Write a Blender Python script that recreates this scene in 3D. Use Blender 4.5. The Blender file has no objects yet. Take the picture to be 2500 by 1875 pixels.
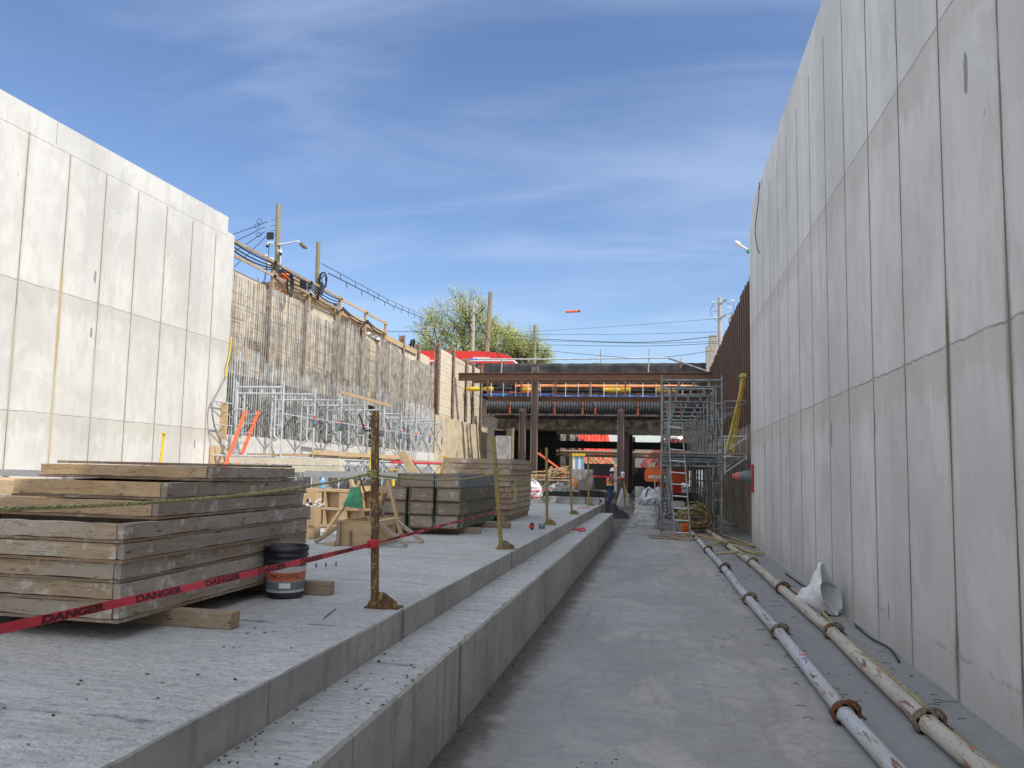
import bpy, math, random
from mathutils import Vector, Matrix, noise as mnoise
R = math.radians
PI = math.pi
rnd = random.Random(7)
SC = bpy.context.scene
COL = SC.collection
G = 0.02206            # the trench floor falls 2.2 % away from the viewer; everything is laid out level and lowered at the end

# ---------------------------------------------------------------- mesh helper
class MB:
    def __init__(s):
        s.v = []; s.f = []; s.sm = []
    def add(s, vs, fs, smooth=False):
        n = len(s.v); s.v += [Vector(p) for p in vs]
        for f in fs:
            s.f.append([n+i for i in f]); s.sm.append(smooth)
        return s
    def bx(s, x0, x1, y0, y1, z0, z1):
        vs = [(x, y, z) for z in (z0, z1) for y in (y0, y1) for x in (x0, x1)]
        return s.add(vs, [(0,2,3,1),(4,5,7,6),(0,1,5,4),(2,6,7,3),(0,4,6,2),(1,3,7,5)])
    def beam(s, p0, p1, w, h, up=(0,0,1), seg=1, jit=0.0):
        """box of width w (sideways) and height h (along up) from p0 to p1"""
        p0 = Vector(p0); p1 = Vector(p1); d = (p1-p0).normalized(); u = Vector(up)
        if abs(d.dot(u)) > .98: u = Vector((1,0,0))
        a = d.cross(u).normalized(); u = a.cross(d).normalized()
        vs = []; fs = []
        for i in range(seg+1):
            c = p0.lerp(p1, i/seg)
            for sa, su in ((-1,-1),(1,-1),(1,1),(-1,1)):
                q = c + a*(sa*w/2) + u*(su*h/2)
                if jit: q += a*rnd.uniform(-jit, jit)+u*rnd.uniform(-jit, jit)
                vs.append(q)
        for i in range(seg):
            b = i*4
            for k in range(4):
                fs.append((b+k, b+4+k, b+4+(k+1) % 4, b+(k+1) % 4))
        fs.append((0,1,2,3)); fs.append((seg*4+3, seg*4+2, seg*4+1, seg*4))
        return s.add(vs, fs)
    def tube(s, pts, r, n=8, cap=True, smooth=True, closed=False):
        pts = [Vector(p) for p in pts]
        rr = r if isinstance(r, (list, tuple)) else [r]*len(pts)
        m = len(pts); vs = []; fs = []
        prev = None
        for i, p in enumerate(pts):
            if closed: t = (pts[(i+1) % m]-pts[i-1]).normalized()
            else: t = (pts[min(i+1, m-1)]-pts[max(i-1, 0)]).normalized()
            if prev is None:
                a = Vector((0,0,1)) if abs(t.z) < .9 else Vector((1,0,0))
                prev = t.cross(a).normalized()
            a = (prev - t*prev.dot(t))
            a = a.normalized() if a.length > 1e-6 else t.orthogonal().normalized()
            prev = a; b = t.cross(a)
            for k in range(n):
                an = 2*PI*k/n
                vs.append(p + (a*math.cos(an)+b*math.sin(an))*rr[i])
        L = m if closed else m-1
        for i in range(L):
            j = (i+1) % m
            for k in range(n):
                fs.append((i*n+k, i*n+(k+1) % n, j*n+(k+1) % n, j*n+k))
        s.add(vs, fs, smooth)
        if cap and not closed:
            s.add([vs[k] for k in range(n)], [tuple(range(n))[::-1]])
            s.add([vs[(m-1)*n+k] for k in range(n)], [tuple(range(n))])
        return s
    def cyl(s, p0, p1, r0, r1=None, n=12, cap=True):
        return s.tube([p0, p1], [r0, r0 if r1 is None else r1], n, cap)
    def lathe(s, prof, c=(0,0,0), n=24, axis='z', smooth=True):
        c = Vector(c); vs = []; fs = []
        for r, h in prof:
            for k in range(n):
                a = 2*PI*k/n; x, y = r*math.cos(a), r*math.sin(a)
                vs.append(c + (Vector((x, y, h)) if axis == 'z' else Vector((h, x, y))))
        for i in range(len(prof)-1):
            for k in range(n):
                fs.append((i*n+k, i*n+(k+1) % n, (i+1)*n+(k+1) % n, (i+1)*n+k))
        return s.add(vs, fs, smooth)
    def prism(s, poly, a, b, axis='y'):
        """poly: 2D points, extruded from a to b along axis; poly is (x,z) for y, (y,z) for x, (x,y) for z"""
        n = len(poly)
        def P(p, t):
            return (p[0], t, p[1]) if axis == 'y' else ((t, p[0], p[1]) if axis == 'x' else (p[0], p[1], t))
        vs = [P(p, a) for p in poly]+[P(p, b) for p in poly]
        fs = [tuple(range(n)), tuple(range(2*n-1, n-1, -1))]+[(i, n+i, n+(i+1) % n, (i+1) % n) for i in range(n)]
        return s.add(vs, fs)
    def hbeam(s, p0, p1, w, h, t=.02, up=(0,0,1)):
        """H section: flanges of width w, depth h measured along up"""
        p0 = Vector(p0); p1 = Vector(p1); d = (p1-p0).normalized(); u = Vector(up)
        a = d.cross(u).normalized(); u = a.cross(d).normalized()
        s.beam(p0+u*(h/2-t/2), p1+u*(h/2-t/2), w, t, u)
        s.beam(p0-u*(h/2-t/2), p1-u*(h/2-t/2), w, t, u)
        s.beam(p0, p1, t*.7, h-2*t-.001, u)
        return s
    def xf(s, M):
        s.v = [M @ p for p in s.v]; return s
    def join(s, o):
        return s.add(o.v, o.f, False) if not any(o.sm) else s._j(o)
    def _j(s, o):
        n = len(s.v); s.v += o.v
        for f, m in zip(o.f, o.sm): s.f.append([n+i for i in f]); s.sm.append(m)
        return s
    def mesh(s, name, mat, org=(0,0,0)):
        me = bpy.data.meshes.new(name); o = Vector(org)
        me.from_pydata([tuple(p-o) for p in s.v], [], s.f)
        me.polygons.foreach_set('use_smooth', s.sm)
        me.update()
        bpyfix(me)
        if mat: me.materials.append(mat)
        return me
    def build(s, name, mat, parent=None, org=None):
        """org: where the object's origin lies (world, for parts: the thing's location)"""
        if org is None:
            p = parent; L = Vector((0,0,0))
            while p is not None: L += p.location; p = p.parent
            org = L if parent is not None else (0,0,0)
        o = bpy.data.objects.new(name, s.mesh(name, mat, org)); COL.objects.link(o)
        if parent: o.parent = parent
        else: o.location = org
        return o

import bmesh
def bpyfix(me):
    bm = bmesh.new(); bm.from_mesh(me)
    bmesh.ops.recalc_face_normals(bm, faces=bm.faces)
    bm.to_mesh(me); bm.free()

def tag(o, label=None, cat=None, group=None, kind=None):
    if label: o['label'] = label
    if cat: o['category'] = cat
    if group: o['group'] = group
    if kind: o['kind'] = kind
    return o
def thing(name, label, cat, loc=(0,0,0), group=None):
    o = bpy.data.objects.new(name, None); COL.objects.link(o); o.location = loc; o.empty_display_size = .1
    return tag(o, label, cat, group)
def one(mb, name, mat, label, cat, org=(0,0,0), group=None, kind=None):
    return tag(mb.build(name, mat, None, org), label, cat, group, kind)
def struct(mb, name, mat, org=(0,0,0)):
    return tag(mb.build(name, mat, None, org), kind='structure')
def copy_tree(o, parent=None, loc=None):
    c = o.copy(); COL.objects.link(c); c.parent = parent
    if loc is not None: c.location = loc
    for ch in list(o.children): copy_tree(ch, c)
    return c
def text2d(s, size, off=0.):
    cu = bpy.data.curves.new('t', 'FONT'); cu.body = s; cu.size = size; cu.resolution_u = 3; cu.offset = off
    ob = bpy.data.objects.new('t', cu); COL.objects.link(ob)
    dg = bpy.context.evaluated_depsgraph_get(); dg.update()
    me = bpy.data.meshes.new_from_object(ob.evaluated_get(dg))
    vs = [(v.co.x, v.co.y) for v in me.vertices]; fs = [tuple(p.vertices) for p in me.polygons]
    bpy.data.objects.remove(ob); bpy.data.meshes.remove(me)
    return vs, fs
def sag(p0, p1, d, n=16):
    p0 = Vector(p0); p1 = Vector(p1)
    return [p0.lerp(p1, i/n)-Vector((0,0,4*d*(i/n)*(1-i/n))) for i in range(n+1)]
def smoothpath(pts, k=6):
    pts = [Vector(p) for p in pts]; out = []
    P = [pts[0]]+pts+[pts[-1]]
    for i in range(1, len(P)-2):
        a, b, c, d = P[i-1:i+3]
        for j in range(k):
            t = j/k
            out.append(.5*((2*b)+(c-a)*t+(2*a-5*b+4*c-d)*t*t+(3*b-a-3*c+d)*t**3))
    out.append(pts[-1]); return out

# ---------------------------------------------------------------- materials
class NT:
    def __init__(s, name):
        s.m = bpy.data.materials.new(name); s.m.use_nodes = True
        s.t = s.m.node_tree; s.t.nodes.clear()
        s.out = s.t.nodes.new('ShaderNodeOutputMaterial')
    def n(s, typ, ins=None, **pr):
        nd = s.t.nodes.new('ShaderNode'+typ)
        for k, v in pr.items(): setattr(nd, k, v)
        for k, v in (ins or {}).items(): s.set(nd, k, v)
        return nd
    def set(s, nd, k, v):
        i = nd.inputs[k]
        if isinstance(v, bpy.types.NodeSocket): s.t.links.new(v, i)
        elif isinstance(v, bpy.types.Node): s.t.links.new(v.outputs[0], i)
        else:
            if isinstance(v, (tuple, list)) and len(v) == 3 and i.type == 'RGBA': v = (*v, 1)
            i.default_value = v
    def co(s, kind='Object'):
        return s.n('TexCoord').outputs[kind]
    def map(s, vec, scale=(1,1,1), loc=(0,0,0)):
        return s.n('Mapping', {'Vector': vec, 'Scale': scale, 'Location': loc}).outputs[0]
    def noise(s, vec, scale=5, detail=4, rough=.55, dist=0):
        return s.n('TexNoise', {'Vector': vec, 'Scale': scale, 'Detail': detail, 'Roughness': rough, 'Distortion': dist}).outputs['Fac']
    def vor(s, vec, scale=5, feat='F1', out='Distance', rand=1):
        return s.n('TexVoronoi', {'Vector': vec, 'Scale': scale, 'Randomness': rand}, feature=feat).outputs[out]
    def ma(s, op, a, b=0.0, c=0.0, clamp=False):
        nd = s.n('Math', operation=op, use_clamp=clamp)
        for i, x in enumerate((a, b, c)):
            if isinstance(x, (bpy.types.NodeSocket, bpy.types.Node)): s.set(nd, i, x)
            else: nd.inputs[i].default_value = x
        return nd.outputs[0]
    def st(s, x, a, b):
        """smooth step from a to b (a may be > b)"""
        nd = s.n('MapRange', {'Value': x, 'From Min': min(a, b), 'From Max': max(a, b), 'To Min': 0. if a < b else 1., 'To Max': 1. if a < b else 0.}, interpolation_type='SMOOTHSTEP')
        return nd.outputs[0]
    def mix(s, f, a, b, mode='MIX'):
        nd = s.n('Mix', data_type='RGBA', blend_type=mode)
        s.set(nd, 0, f); s.set(nd, 6, a); s.set(nd, 7, b)
        return nd.outputs[2]
    def sep(s, v):
        nd = s.n('SeparateXYZ', {0: v}); return nd.outputs
    def rand(s): return s.n('ObjectInfo').outputs['Random']
    def hsv(s, c, h=.5, sa=1., v=1.):
        return s.n('HueSaturation', {'Color': c, 'Hue': h, 'Saturation': sa, 'Value': v}).outputs[0]
    def bump(s, h, strength=.3, dist=.01):
        return s.n('Bump', {'Height': h, 'Strength': strength, 'Distance': dist}).outputs[0]
    def bsdf(s, col, rough=.8, metal=0., normal=None, **kw):
        ins = {'Base Color': col, 'Roughness': rough, 'Metallic': metal}
        if normal is not None: ins['Normal'] = normal
        ins.update(kw)
        b = s.n('BsdfPrincipled', ins)
        s.t.links.new(b.outputs[0], s.out.inputs[0])
        return s.m

def simple(name, col, rough=.7, metal=0., var=.12, scale=6, bump=.15, bs=40, vv=0., spec=None):
    t = NT(name); co = t.co()
    n = t.noise(co, scale, 5, .6)
    dark = tuple(c*(1-var*2) for c in col); lite = tuple(min(1, c*(1+var*.8)) for c in col)
    c = t.mix(t.st(n, .3, .7), dark, lite)
    if vv: c = t.hsv(c, v=t.ma('ADD', t.ma('MULTIPLY', t.rand(), vv*2), 1-vv))
    kw = {}
    if spec is not None: kw['Specular IOR Level'] = spec
    return t.bsdf(c, rough, metal, t.bump(t.noise(co, bs, 3, .6), bump, .005), **kw)

def wood(name, c1, c2, dark=(.07,.05,.035), axis='x', stain=.5, rough=.85, vv=.15, knots=True, scale=1.0):
    t = NT(name); co = t.co()
    rn = t.rand()
    off = t.n('CombineXYZ', {0: t.ma('MULTIPLY', rn, 37.), 1: t.ma('MULTIPLY', rn, 91.), 2: t.ma('MULTIPLY', rn, 53.)}).outputs[0]
    v = t.n('VectorMath', {0: co, 1: off}, operation='ADD').outputs[0]
    sc = {'x': (1.2, 14, 14), 'y': (14, 1.2, 14), 'z': (14, 14, 1.2)}[axis]
    g = t.map(v, tuple(k*scale for k in sc))
    grain = t.noise(g, 3.0, 6, .65, .6)
    fine = t.noise(g, 14, 3, .6)
    bl = t.noise(v, 2.3, 4, .6)
    c = t.mix(t.st(grain, .3, .72), c1, tuple(x*.72 for x in c1))
    c = t.mix(t.ma('MULTIPLY', t.st(bl, .38, .62), stain), c, c2)
    sc2 = {'x': (2.2, 8, 8), 'y': (8, 2.2, 8), 'z': (8, 8, 2.2)}[axis]
    sp = t.noise(t.map(v, sc2), 7, 4, .75)
    c = t.mix(t.ma('MULTIPLY', t.st(sp, .57, .66), .7), c, dark)
    cr = t.noise(t.map(v, {'x': (1.1, 26, 26), 'y': (26, 1.1, 26), 'z': (26, 26, 1.1)}[axis]), 2.0, 4, .7, 1.5)
    c = t.mix(t.ma('MULTIPLY', t.st(cr, .61, .66), .55), c, dark)
    c = t.mix(t.ma('MULTIPLY', t.st(fine, .58, .75), .35), c, dark)
    if knots:
        k = t.vor(t.map(v, {'x': (5, 16, 16), 'y': (16, 5, 16), 'z': (16, 16, 5)}[axis]), .9)
        c = t.mix(t.ma('MULTIPLY', t.st(k, .12, .07), .85), c, dark)
    wh = t.noise(v, 9, 5, .7)
    c = t.mix(t.ma('MULTIPLY', t.st(wh, .56, .64), stain*.7), c, (.58,.56,.51))
    c = t.hsv(c, v=t.ma('ADD', t.ma('MULTIPLY', rn, vv*2), 1-vv))
    h = t.ma('ADD', t.ma('MULTIPLY', fine, .5), t.ma('ADD', t.ma('MULTIPLY', grain, .6), t.ma('MULTIPLY', sp, .6)))
    return t.bsdf(c, rough, 0., t.bump(h, .55, .008))

def rust(name, base, rc=(.10,.045,.02), amt=.5, rough=.7, metal=.3, scale=6, stretch=(1,1,1)):
    t = NT(name); co = t.map(t.co(), stretch)
    n = t.noise(co, scale, 6, .7); n2 = t.noise(co, scale*4, 4, .7)
    f = t.st(t.ma('ADD', n, t.ma('MULTIPLY', t.ma('SUBTRACT', n2, .5), .35)), .62-amt*.3, .68-amt*.3)
    b = t.mix(t.st(n2, .3, .7), base, tuple(x*.75 for x in base))
    c = t.mix(f, b, t.mix(n2, rc, tuple(x*2.2 for x in rc)))
    return t.bsdf(c, t.ma('ADD', t.ma('MULTIPLY', f, .25), rough-.2), metal, t.bump(n2, .4, .004))

def wall_mat(name, ys, ph, hs, ztop, col, y0=0., dk=.28, marks=(), runs=()):
    """fair-faced concrete cast against boards: vertical joints every ys from ph, lift joints at the heights hs"""
    t = NT(name); co = t.co(); x, y, z = t.sep(co)[0:3]
    y = t.ma('ADD', y, y0)
    zf = t.ma('ADD', z, t.ma('MULTIPLY', y, G))
    wob = t.noise(t.map(co, (1, 1, 1)), 1.3, 3, .5)
    nz = t.noise(t.map(co, (6, 6, .9)), 2.2, 5, .7)
    yw = y
    q = t.ma('ADD', t.ma('DIVIDE', t.ma('SUBTRACT', yw, ph), ys), .5)
    pan = t.ma('FLOOR', q)
    d = t.ma('MULTIPLY', t.ma('ABSOLUTE', t.ma('SUBTRACT', t.ma('FRACT', q), .5)), ys)
    w = t.ma('ADD', .009, t.ma('MULTIPLY', t.st(nz, .35, .7), .010))
    vj = t.ma('SUBTRACT', 1., t.st(t.ma('SUBTRACT', d, w), 0., .006))
    vj = t.ma('MULTIPLY', vj, t.st(zf, ztop+.005, ztop-.005))
    lift = None
    ez = t.noise(t.map(co, (1, 1.6, .3)), 2.5, 6, .7)
    zz = t.ma('ADD', zf, t.ma('MULTIPLY', t.ma('SUBTRACT', ez, .5), .09))
    hj = None; zone = 0.
    for h in hs:
        a = t.st(t.ma('ABSOLUTE', t.ma('SUBTRACT', zz, h)), .014, .003)
        hj = a if hj is None else t.ma('MAXIMUM', hj, a)
        # darker stained strip just under the lift joint
        b = t.ma('MULTIPLY', t.st(t.ma('SUBTRACT', h, zz), 0., .01), t.st(t.ma('SUBTRACT', h, t.ma('ADD', zf, t.ma('MULTIPLY', t.ma('SUBTRACT', t.noise(t.map(co, (1,1.6,.7)), 2.3, 5, .7), .5), 1.5))), .45, .2))
        lift = b if lift is None else t.ma('MAXIMUM', lift, b)
    wn = t.n('TexWhiteNoise', {'W': t.ma('ADD', pan, 3.1)}, noise_dimensions='1D').outputs[0]
    b1 = t.noise(co, .55, 4, .55); b2 = t.noise(t.map(co, (2, 2, .8)), 1.6, 6, .65); b3 = t.noise(co, 60, 3, .6)
    c = t.mix(t.st(b1, .35, .65), tuple(k*.90 for k in col), tuple(min(1, k*1.07) for k in col))
    c = t.mix(t.ma('MULTIPLY', t.st(b2, .45, .62), .55), c, tuple(k*p for k, p in zip(col, (.86,.85,.82))))
    c = t.mix(t.ma('MULTIPLY', t.st(t.noise(co, .9, 5, .6, .8), .56, .60), .35), c, tuple(min(1, k*1.14) for k in col))
    c = t.mix(t.ma('MULTIPLY', lift, .5), c, tuple(k*p for k, p in zip(col, (.76,.73,.67))))
    # streaks and pour marks
    st = t.noise(t.map(co, (9, 9, .55)), 2.0, 5, .7)
    c = t.mix(t.ma('MULTIPLY', t.st(st, .56, .70), .40), c, tuple(k*.72 for k in col))
    hp = t.vor(t.map(co, (1, 1, .33)), 3.1)
    c = t.mix(t.ma('MULTIPLY', t.st(hp, .040, .030), .7), c, tuple(k*.45 for k in col))
    hp2 = t.vor(t.map(co, (1, 1, .16), (3, 7, 1)), .85)
    c = t.mix(t.ma('MULTIPLY', t.st(t.ma('ADD', hp2, t.ma('MULTIPLY', b3, .02)), .046, .036), .75), c, tuple(k*.36 for k in col))
    c = t.hsv(c, v=t.ma('ADD', .95, t.ma('MULTIPLY', wn, .10)))
    halo = t.ma('MULTIPLY', t.st(d, .10, .0), t.st(zf, ztop+.005, ztop-.005))
    c = t.mix(t.ma('MULTIPLY', halo, .28), c, tuple(k*p for k, p in zip(col, (.72,.69,.62))))
    run = t.ma('MULTIPLY', t.st(d, .07, .0), t.st(t.noise(t.map(co, (3, 3, .35)), 2.1, 4, .7), .52, .62))
    c = t.mix(t.ma('MULTIPLY', t.ma('MULTIPLY', run, .6), t.st(zf, ztop+.005, ztop-.005)), c, tuple(k*p for k, p in zip(col, (.62,.55,.42))))
    jc = t.mix(nz, tuple(k*dk*.6 for k in col), tuple(k*p*(dk+.35) for k, p in zip(col, (1.05,.97,.85))))
    c = t.mix(t.ma('MULTIPLY', vj, t.ma('ADD', .55, t.ma('MULTIPLY', t.st(nz, .3, .5), .45))), c, jc)
    c = t.mix(t.ma('MULTIPLY', hj, t.ma('ADD', .35, t.ma('MULTIPLY', t.st(ez, .35, .55), .6))), c, tuple(k*.45 for k in col))
    for my, mz, ry, rz in marks:      # honeycombed chips and open form-tie slots
        dy = t.ma('DIVIDE', t.ma('ADD', t.ma('SUBTRACT', y, my), t.ma('MULTIPLY', t.ma('SUBTRACT', t.noise(co, 9, 4, .7), .5), .05)), ry)
        dz = t.ma('DIVIDE', t.ma('SUBTRACT', zf, mz), rz)
        e = t.ma('ADD', t.ma('ADD', t.ma('MULTIPLY', dy, dy), t.ma('POWER', t.ma('ABSOLUTE', dz), 4.)), t.ma('MULTIPLY', t.ma('SUBTRACT', t.noise(co, 30, 4, .7), .5), 1.6))
        c = t.mix(t.ma('MULTIPLY', t.st(e, 1.1, .8), .85), c, t.mix(t.noise(co, 45, 3, .6), tuple(k*.12 for k in col), tuple(k*.55 for k in col)))
    for ry_, z0, z1, rc_ in runs:       # coloured seepage down a joint
        e = t.ma('ABSOLUTE', t.ma('SUBTRACT', y, ry_))
        f = t.ma('MULTIPLY', t.st(t.ma('ADD', e, t.ma('MULTIPLY', t.ma('SUBTRACT', nz, .5), .08)), .07, .015), t.ma('MULTIPLY', t.st(zf, z1+.2, z1-.3), t.st(zf, z0-.6, z0+.5)))
        c = t.mix(t.ma('MULTIPLY', f, .8), c, rc_)
    # damp dirt rising from the floor
    kk = t.ma('MULTIPLY', t.st(t.ma('ABSOLUTE', t.ma('SUBTRACT', zz, .33)), .03, .004), t.st(t.noise(co, 1.9, 5, .7), .52, .60))
    c = t.mix(t.ma('MULTIPLY', kk, .6), c, tuple(k*.5 for k in col))
    foot = t.st(t.ma('ADD', zf, t.ma('MULTIPLY', t.noise(t.map(co, (1,2,1)), 2, 4, .6), .5)), .72, .3)
    c = t.mix(t.ma('MULTIPLY', foot, .5), c, tuple(k*p for k, p in zip(col, (.72,.72,.70))))
    h = t.ma('ADD', t.ma('MULTIPLY', b3, .12), t.ma('MULTIPLY', t.ma('MAXIMUM', vj, hj), -1.))
    h = t.ma('ADD', h, t.ma('MULTIPLY', b2, .25))
    return t.bsdf(c, .82, 0., t.bump(h, .35, .012))

def floor_mat(name, col, rough_surf=False, tread=False):
    t = NT(name); co = t.co(); x, y, z = t.sep(co)[0:3]
    n1 = t.noise(t.map(co, (1, .6, 1)), .7, 5, .6); n2 = t.noise(t.map(co, (1.5, 3.6, 1)), 2.0, 7, .7, .7)
    n3 = t.noise(co, 90, 4, .7); n4 = t.noise(t.map(co, (1, 2.5, 1)), 5, 6, .7)
    c = t.mix(t.st(n1, .35, .65), tuple(k*.82 for k in col), tuple(min(1, k*1.1) for k in col))
    c = t.mix(t.ma('MULTIPLY', t.st(n2, .42, .60), .5), c, tuple(k*p for k, p in zip(col, (.70,.73,.78))))
    c = t.mix(t.ma('MULTIPLY', t.st(n4, .53, .68), .45), c, tuple(min(1, k*p) for k, p in zip(col, (1.25,1.22,1.15))))
    c = t.mix(t.ma('MULTIPLY', t.st(n3, .3, .7), .25), c, tuple(k*.7 for k in col))
    if rough_surf:
        pa = t.noise(t.map(co, (1, .7, 1), (2, 5, 0)), .9, 7, .62, .5)
        c = t.mix(t.ma('MULTIPLY', t.st(pa, .50, .56), .22), c, tuple(k*.70 for k in col))
        du = t.noise(t.map(co, (.5, 2.5, 1), (7, 1, 0)), 1.4, 6, .65, .6)
        c = t.mix(t.ma('MULTIPLY', t.st(du, .54, .62), .35), c, tuple(k*p for k, p in zip(col, (.66,.63,.60))))
        pit = t.noise(t.map(co, (13, 17, 10)), 1.6, 3, .7)
        rk = t.noise(t.map(co, (3.4, 15, 1)), 2.0, 4, .7, .8)
        c = t.mix(t.ma('MULTIPLY', t.st(pit, .52, .62), .5), c, tuple(k*.50 for k in col))
        c = t.mix(t.ma('MULTIPLY', t.st(rk, .54, .66), .45), c, tuple(k*.62 for k in col))
        yel = t.noise(t.map(co, (1, 1, 1), (9, 3, 0)), 1.1, 3, .5)
        c = t.mix(t.ma('MULTIPLY', t.st(yel, .6, .72), .35), c, (.42,.38,.30))
        ln = t.ma('ADD', y, t.ma('MULTIPLY', t.noise(co, 2.5, 4, .6), .16))
        lm = t.st(t.ma('ABSOLUTE', t.ma('SUBTRACT', t.ma('FRACT', t.ma('DIVIDE', ln, 1.7)), .5)), .012, .004)
        c = t.mix(t.ma('MULTIPLY', t.ma('MULTIPLY', lm, t.st(n4, .42, .6)), .8), c, (.05,.05,.05))
        dk = t.noise(t.map(co, (7, 24, 1)), 1.6, 4, .7, .6)
        c = t.mix(t.ma('MULTIPLY', t.st(dk, .64, .69), .8), c, (.10,.10,.10))
        h = t.ma('ADD', t.ma('MULTIPLY', pit, 1.), t.ma('MULTIPLY', rk, .9))
        if tread:
            v = t.vor(t.map(co, (5, 9, 1)), 1.2)
            c = t.mix(t.ma('MULTIPLY', t.st(v, .16, .10), .5), c, tuple(k*.45 for k in col))
            e = t.vor(t.map(co, (2.2, 3.6, 1)), 1.3, 'DISTANCE_TO_EDGE')
            c = t.mix(t.ma('MULTIPLY', t.ma('MULTIPLY', t.st(e, .02, .0), t.st(n1, .45, .6)), .7), c, tuple(k*.35 for k in col))
        return t.bsdf(c, .92, 0., t.bump(h, .9, .035))
    df = t.noise(t.map(co, (1, .55, 1), (4, 8, 0)), 1.5, 8, .62, .35)
    c = t.mix(t.ma('MULTIPLY', t.st(df, .52, .57), .38), c, tuple(min(1, k*p) for k, p in zip(col, (1.30,1.26,1.18))))
    rg = t.ma('ABSOLUTE', t.ma('SUBTRACT', t.noise(t.map(co, (1, .6, 1), (1, 2, 0)), 1.1, 7, .6, .5), .47))
    c = t.mix(t.ma('MULTIPLY', t.st(rg, .016, .002), .40), c, tuple(k*.62 for k in col))
    tk = t.noise(t.map(co, (7, .35, 1)), 1.5, 5, .65, .3)
    c = t.mix(t.ma('MULTIPLY', t.st(tk, .54, .66), .42), c, tuple(k*.70 for k in col))
    gr = t.noise(t.map(co, (16, 22, 1)), 1.5, 3, .7)
    c = t.mix(t.ma('MULTIPLY', t.st(gr, .50, .66), .32), c, tuple(k*.60 for k in col))
    # dirt against the step, damp strip along the wall
    ed = t.ma('ADD', x, t.ma('MULTIPLY', t.ma('SUBTRACT', t.noise(t.map(co, (1, 1, 1)), 3.5, 6, .75), .5), .42))
    c = t.mix(t.ma('MULTIPLY', t.st(ed, -.93, -1.12), .92), c, t.mix(n3, (.05,.043,.035), (.15,.13,.105)))
    rt = t.ma('ADD', x, t.ma('MULTIPLY', t.ma('SUBTRACT', n4, .5), .3))
    c = t.mix(t.ma('MULTIPLY', t.st(rt, .95, 1.35), .6), c, tuple(k*p for k, p in zip(col, (.62,.66,.70))))
    cr = t.noise(t.map(co, (.9, 8, 1)), 1.4, 5, .7, 1.2)
    c = t.mix(t.ma('MULTIPLY', t.st(t.ma('ABSOLUTE', t.ma('SUBTRACT', cr, .5)), .012, .0), .35), c, tuple(k*.5 for k in col))
    spk = t.noise(t.map(co, (10, 26, 1)), 1.3, 3, .7)
    c = t.mix(t.ma('MULTIPLY', t.st(spk, .68, .74), .7), c, tuple(k*.3 for k in col))
    return t.bsdf(c, t.ma('ADD', .62, t.ma('MULTIPLY', n4, .3)), 0., t.bump(t.ma('ADD', t.ma('MULTIPLY', n3, .3), t.ma('MULTIPLY', n4, .8)), .3, .012))

M = {}
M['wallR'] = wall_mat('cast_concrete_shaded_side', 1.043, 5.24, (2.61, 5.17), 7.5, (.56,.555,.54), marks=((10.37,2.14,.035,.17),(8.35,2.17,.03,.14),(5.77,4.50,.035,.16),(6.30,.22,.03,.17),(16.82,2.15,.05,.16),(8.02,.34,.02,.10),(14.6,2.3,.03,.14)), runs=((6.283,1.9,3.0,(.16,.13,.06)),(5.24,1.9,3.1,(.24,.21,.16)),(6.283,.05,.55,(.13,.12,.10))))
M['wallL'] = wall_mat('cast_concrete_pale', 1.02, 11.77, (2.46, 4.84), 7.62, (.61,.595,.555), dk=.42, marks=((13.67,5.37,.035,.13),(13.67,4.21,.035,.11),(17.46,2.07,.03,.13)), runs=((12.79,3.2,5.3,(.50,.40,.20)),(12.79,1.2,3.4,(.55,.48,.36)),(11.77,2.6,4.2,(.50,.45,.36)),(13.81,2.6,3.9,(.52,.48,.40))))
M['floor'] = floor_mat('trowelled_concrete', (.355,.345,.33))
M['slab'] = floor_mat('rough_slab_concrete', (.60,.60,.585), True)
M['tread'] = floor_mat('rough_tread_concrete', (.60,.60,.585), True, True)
def kerb_mat():
    t = NT('kerb_concrete'); co = t.co(); x, y, z = t.sep(co)[0:3]
    n = t.noise(t.map(co, (1, 1, 1.6)), 1.3, 5, .6); n2 = t.noise(co, 70, 3, .6); st = t.noise(t.map(co, (6, 6, .7)), 2, 5, .7)
    col = (.37,.355,.325)
    c = t.mix(t.st(n, .3, .7), tuple(k*.8 for k in col), tuple(k*1.12 for k in col))
    c = t.mix(t.ma('MULTIPLY', t.st(st, .52, .66), .45), c, (.17,.155,.125))
    sp = t.noise(t.map(co, (1,1,1)), 9, 5, .7)
    c = t.mix(t.ma('MULTIPLY', t.st(sp, .58, .68), .3), c, (.50,.48,.44))
    c = t.mix(t.ma('MULTIPLY', t.st(sp, .42, .34), .35), c, (.16,.15,.125))
    q = t.ma('FRACT', t.ma('DIVIDE', y, 1.22)); d = t.ma('ABSOLUTE', t.ma('SUBTRACT', q, .5))
    c = t.mix(t.ma('MULTIPLY', t.st(d, .008, .002), .55), c, (.12,.11,.09))
    q = t.ma('FRACT', t.ma('ADD', .2, t.ma('DIVIDE', y, 3.66))); d = t.ma('ABSOLUTE', t.ma('SUBTRACT', q, .5))
    c = t.mix(t.ma('MULTIPLY', t.st(t.ma('ADD', d, t.ma('MULTIPLY', t.ma('SUBTRACT', st, .5), .02)), .016, .002), .7), c, (.10,.09,.055))
    hp = t.vor(co, 3.3)
    c = t.mix(t.ma('MULTIPLY', t.st(hp, .03, .022), .85), c, (.04,.04,.035))
    return t.bsdf(c, .85, 0., t.bump(t.ma('ADD', n2, n), .25, .01))
M['kerb'] = kerb_mat()
M['earth'] = simple('packed_earth', (.22,.18,.13), .95, var=.3, scale=2, bump=.6, bs=20)
M['asphalt'] = simple('asphalt', (.06,.06,.062), .9, var=.2)
M['conc'] = simple('plain_concrete', (.36,.35,.33), .85, var=.2, scale=3)
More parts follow.
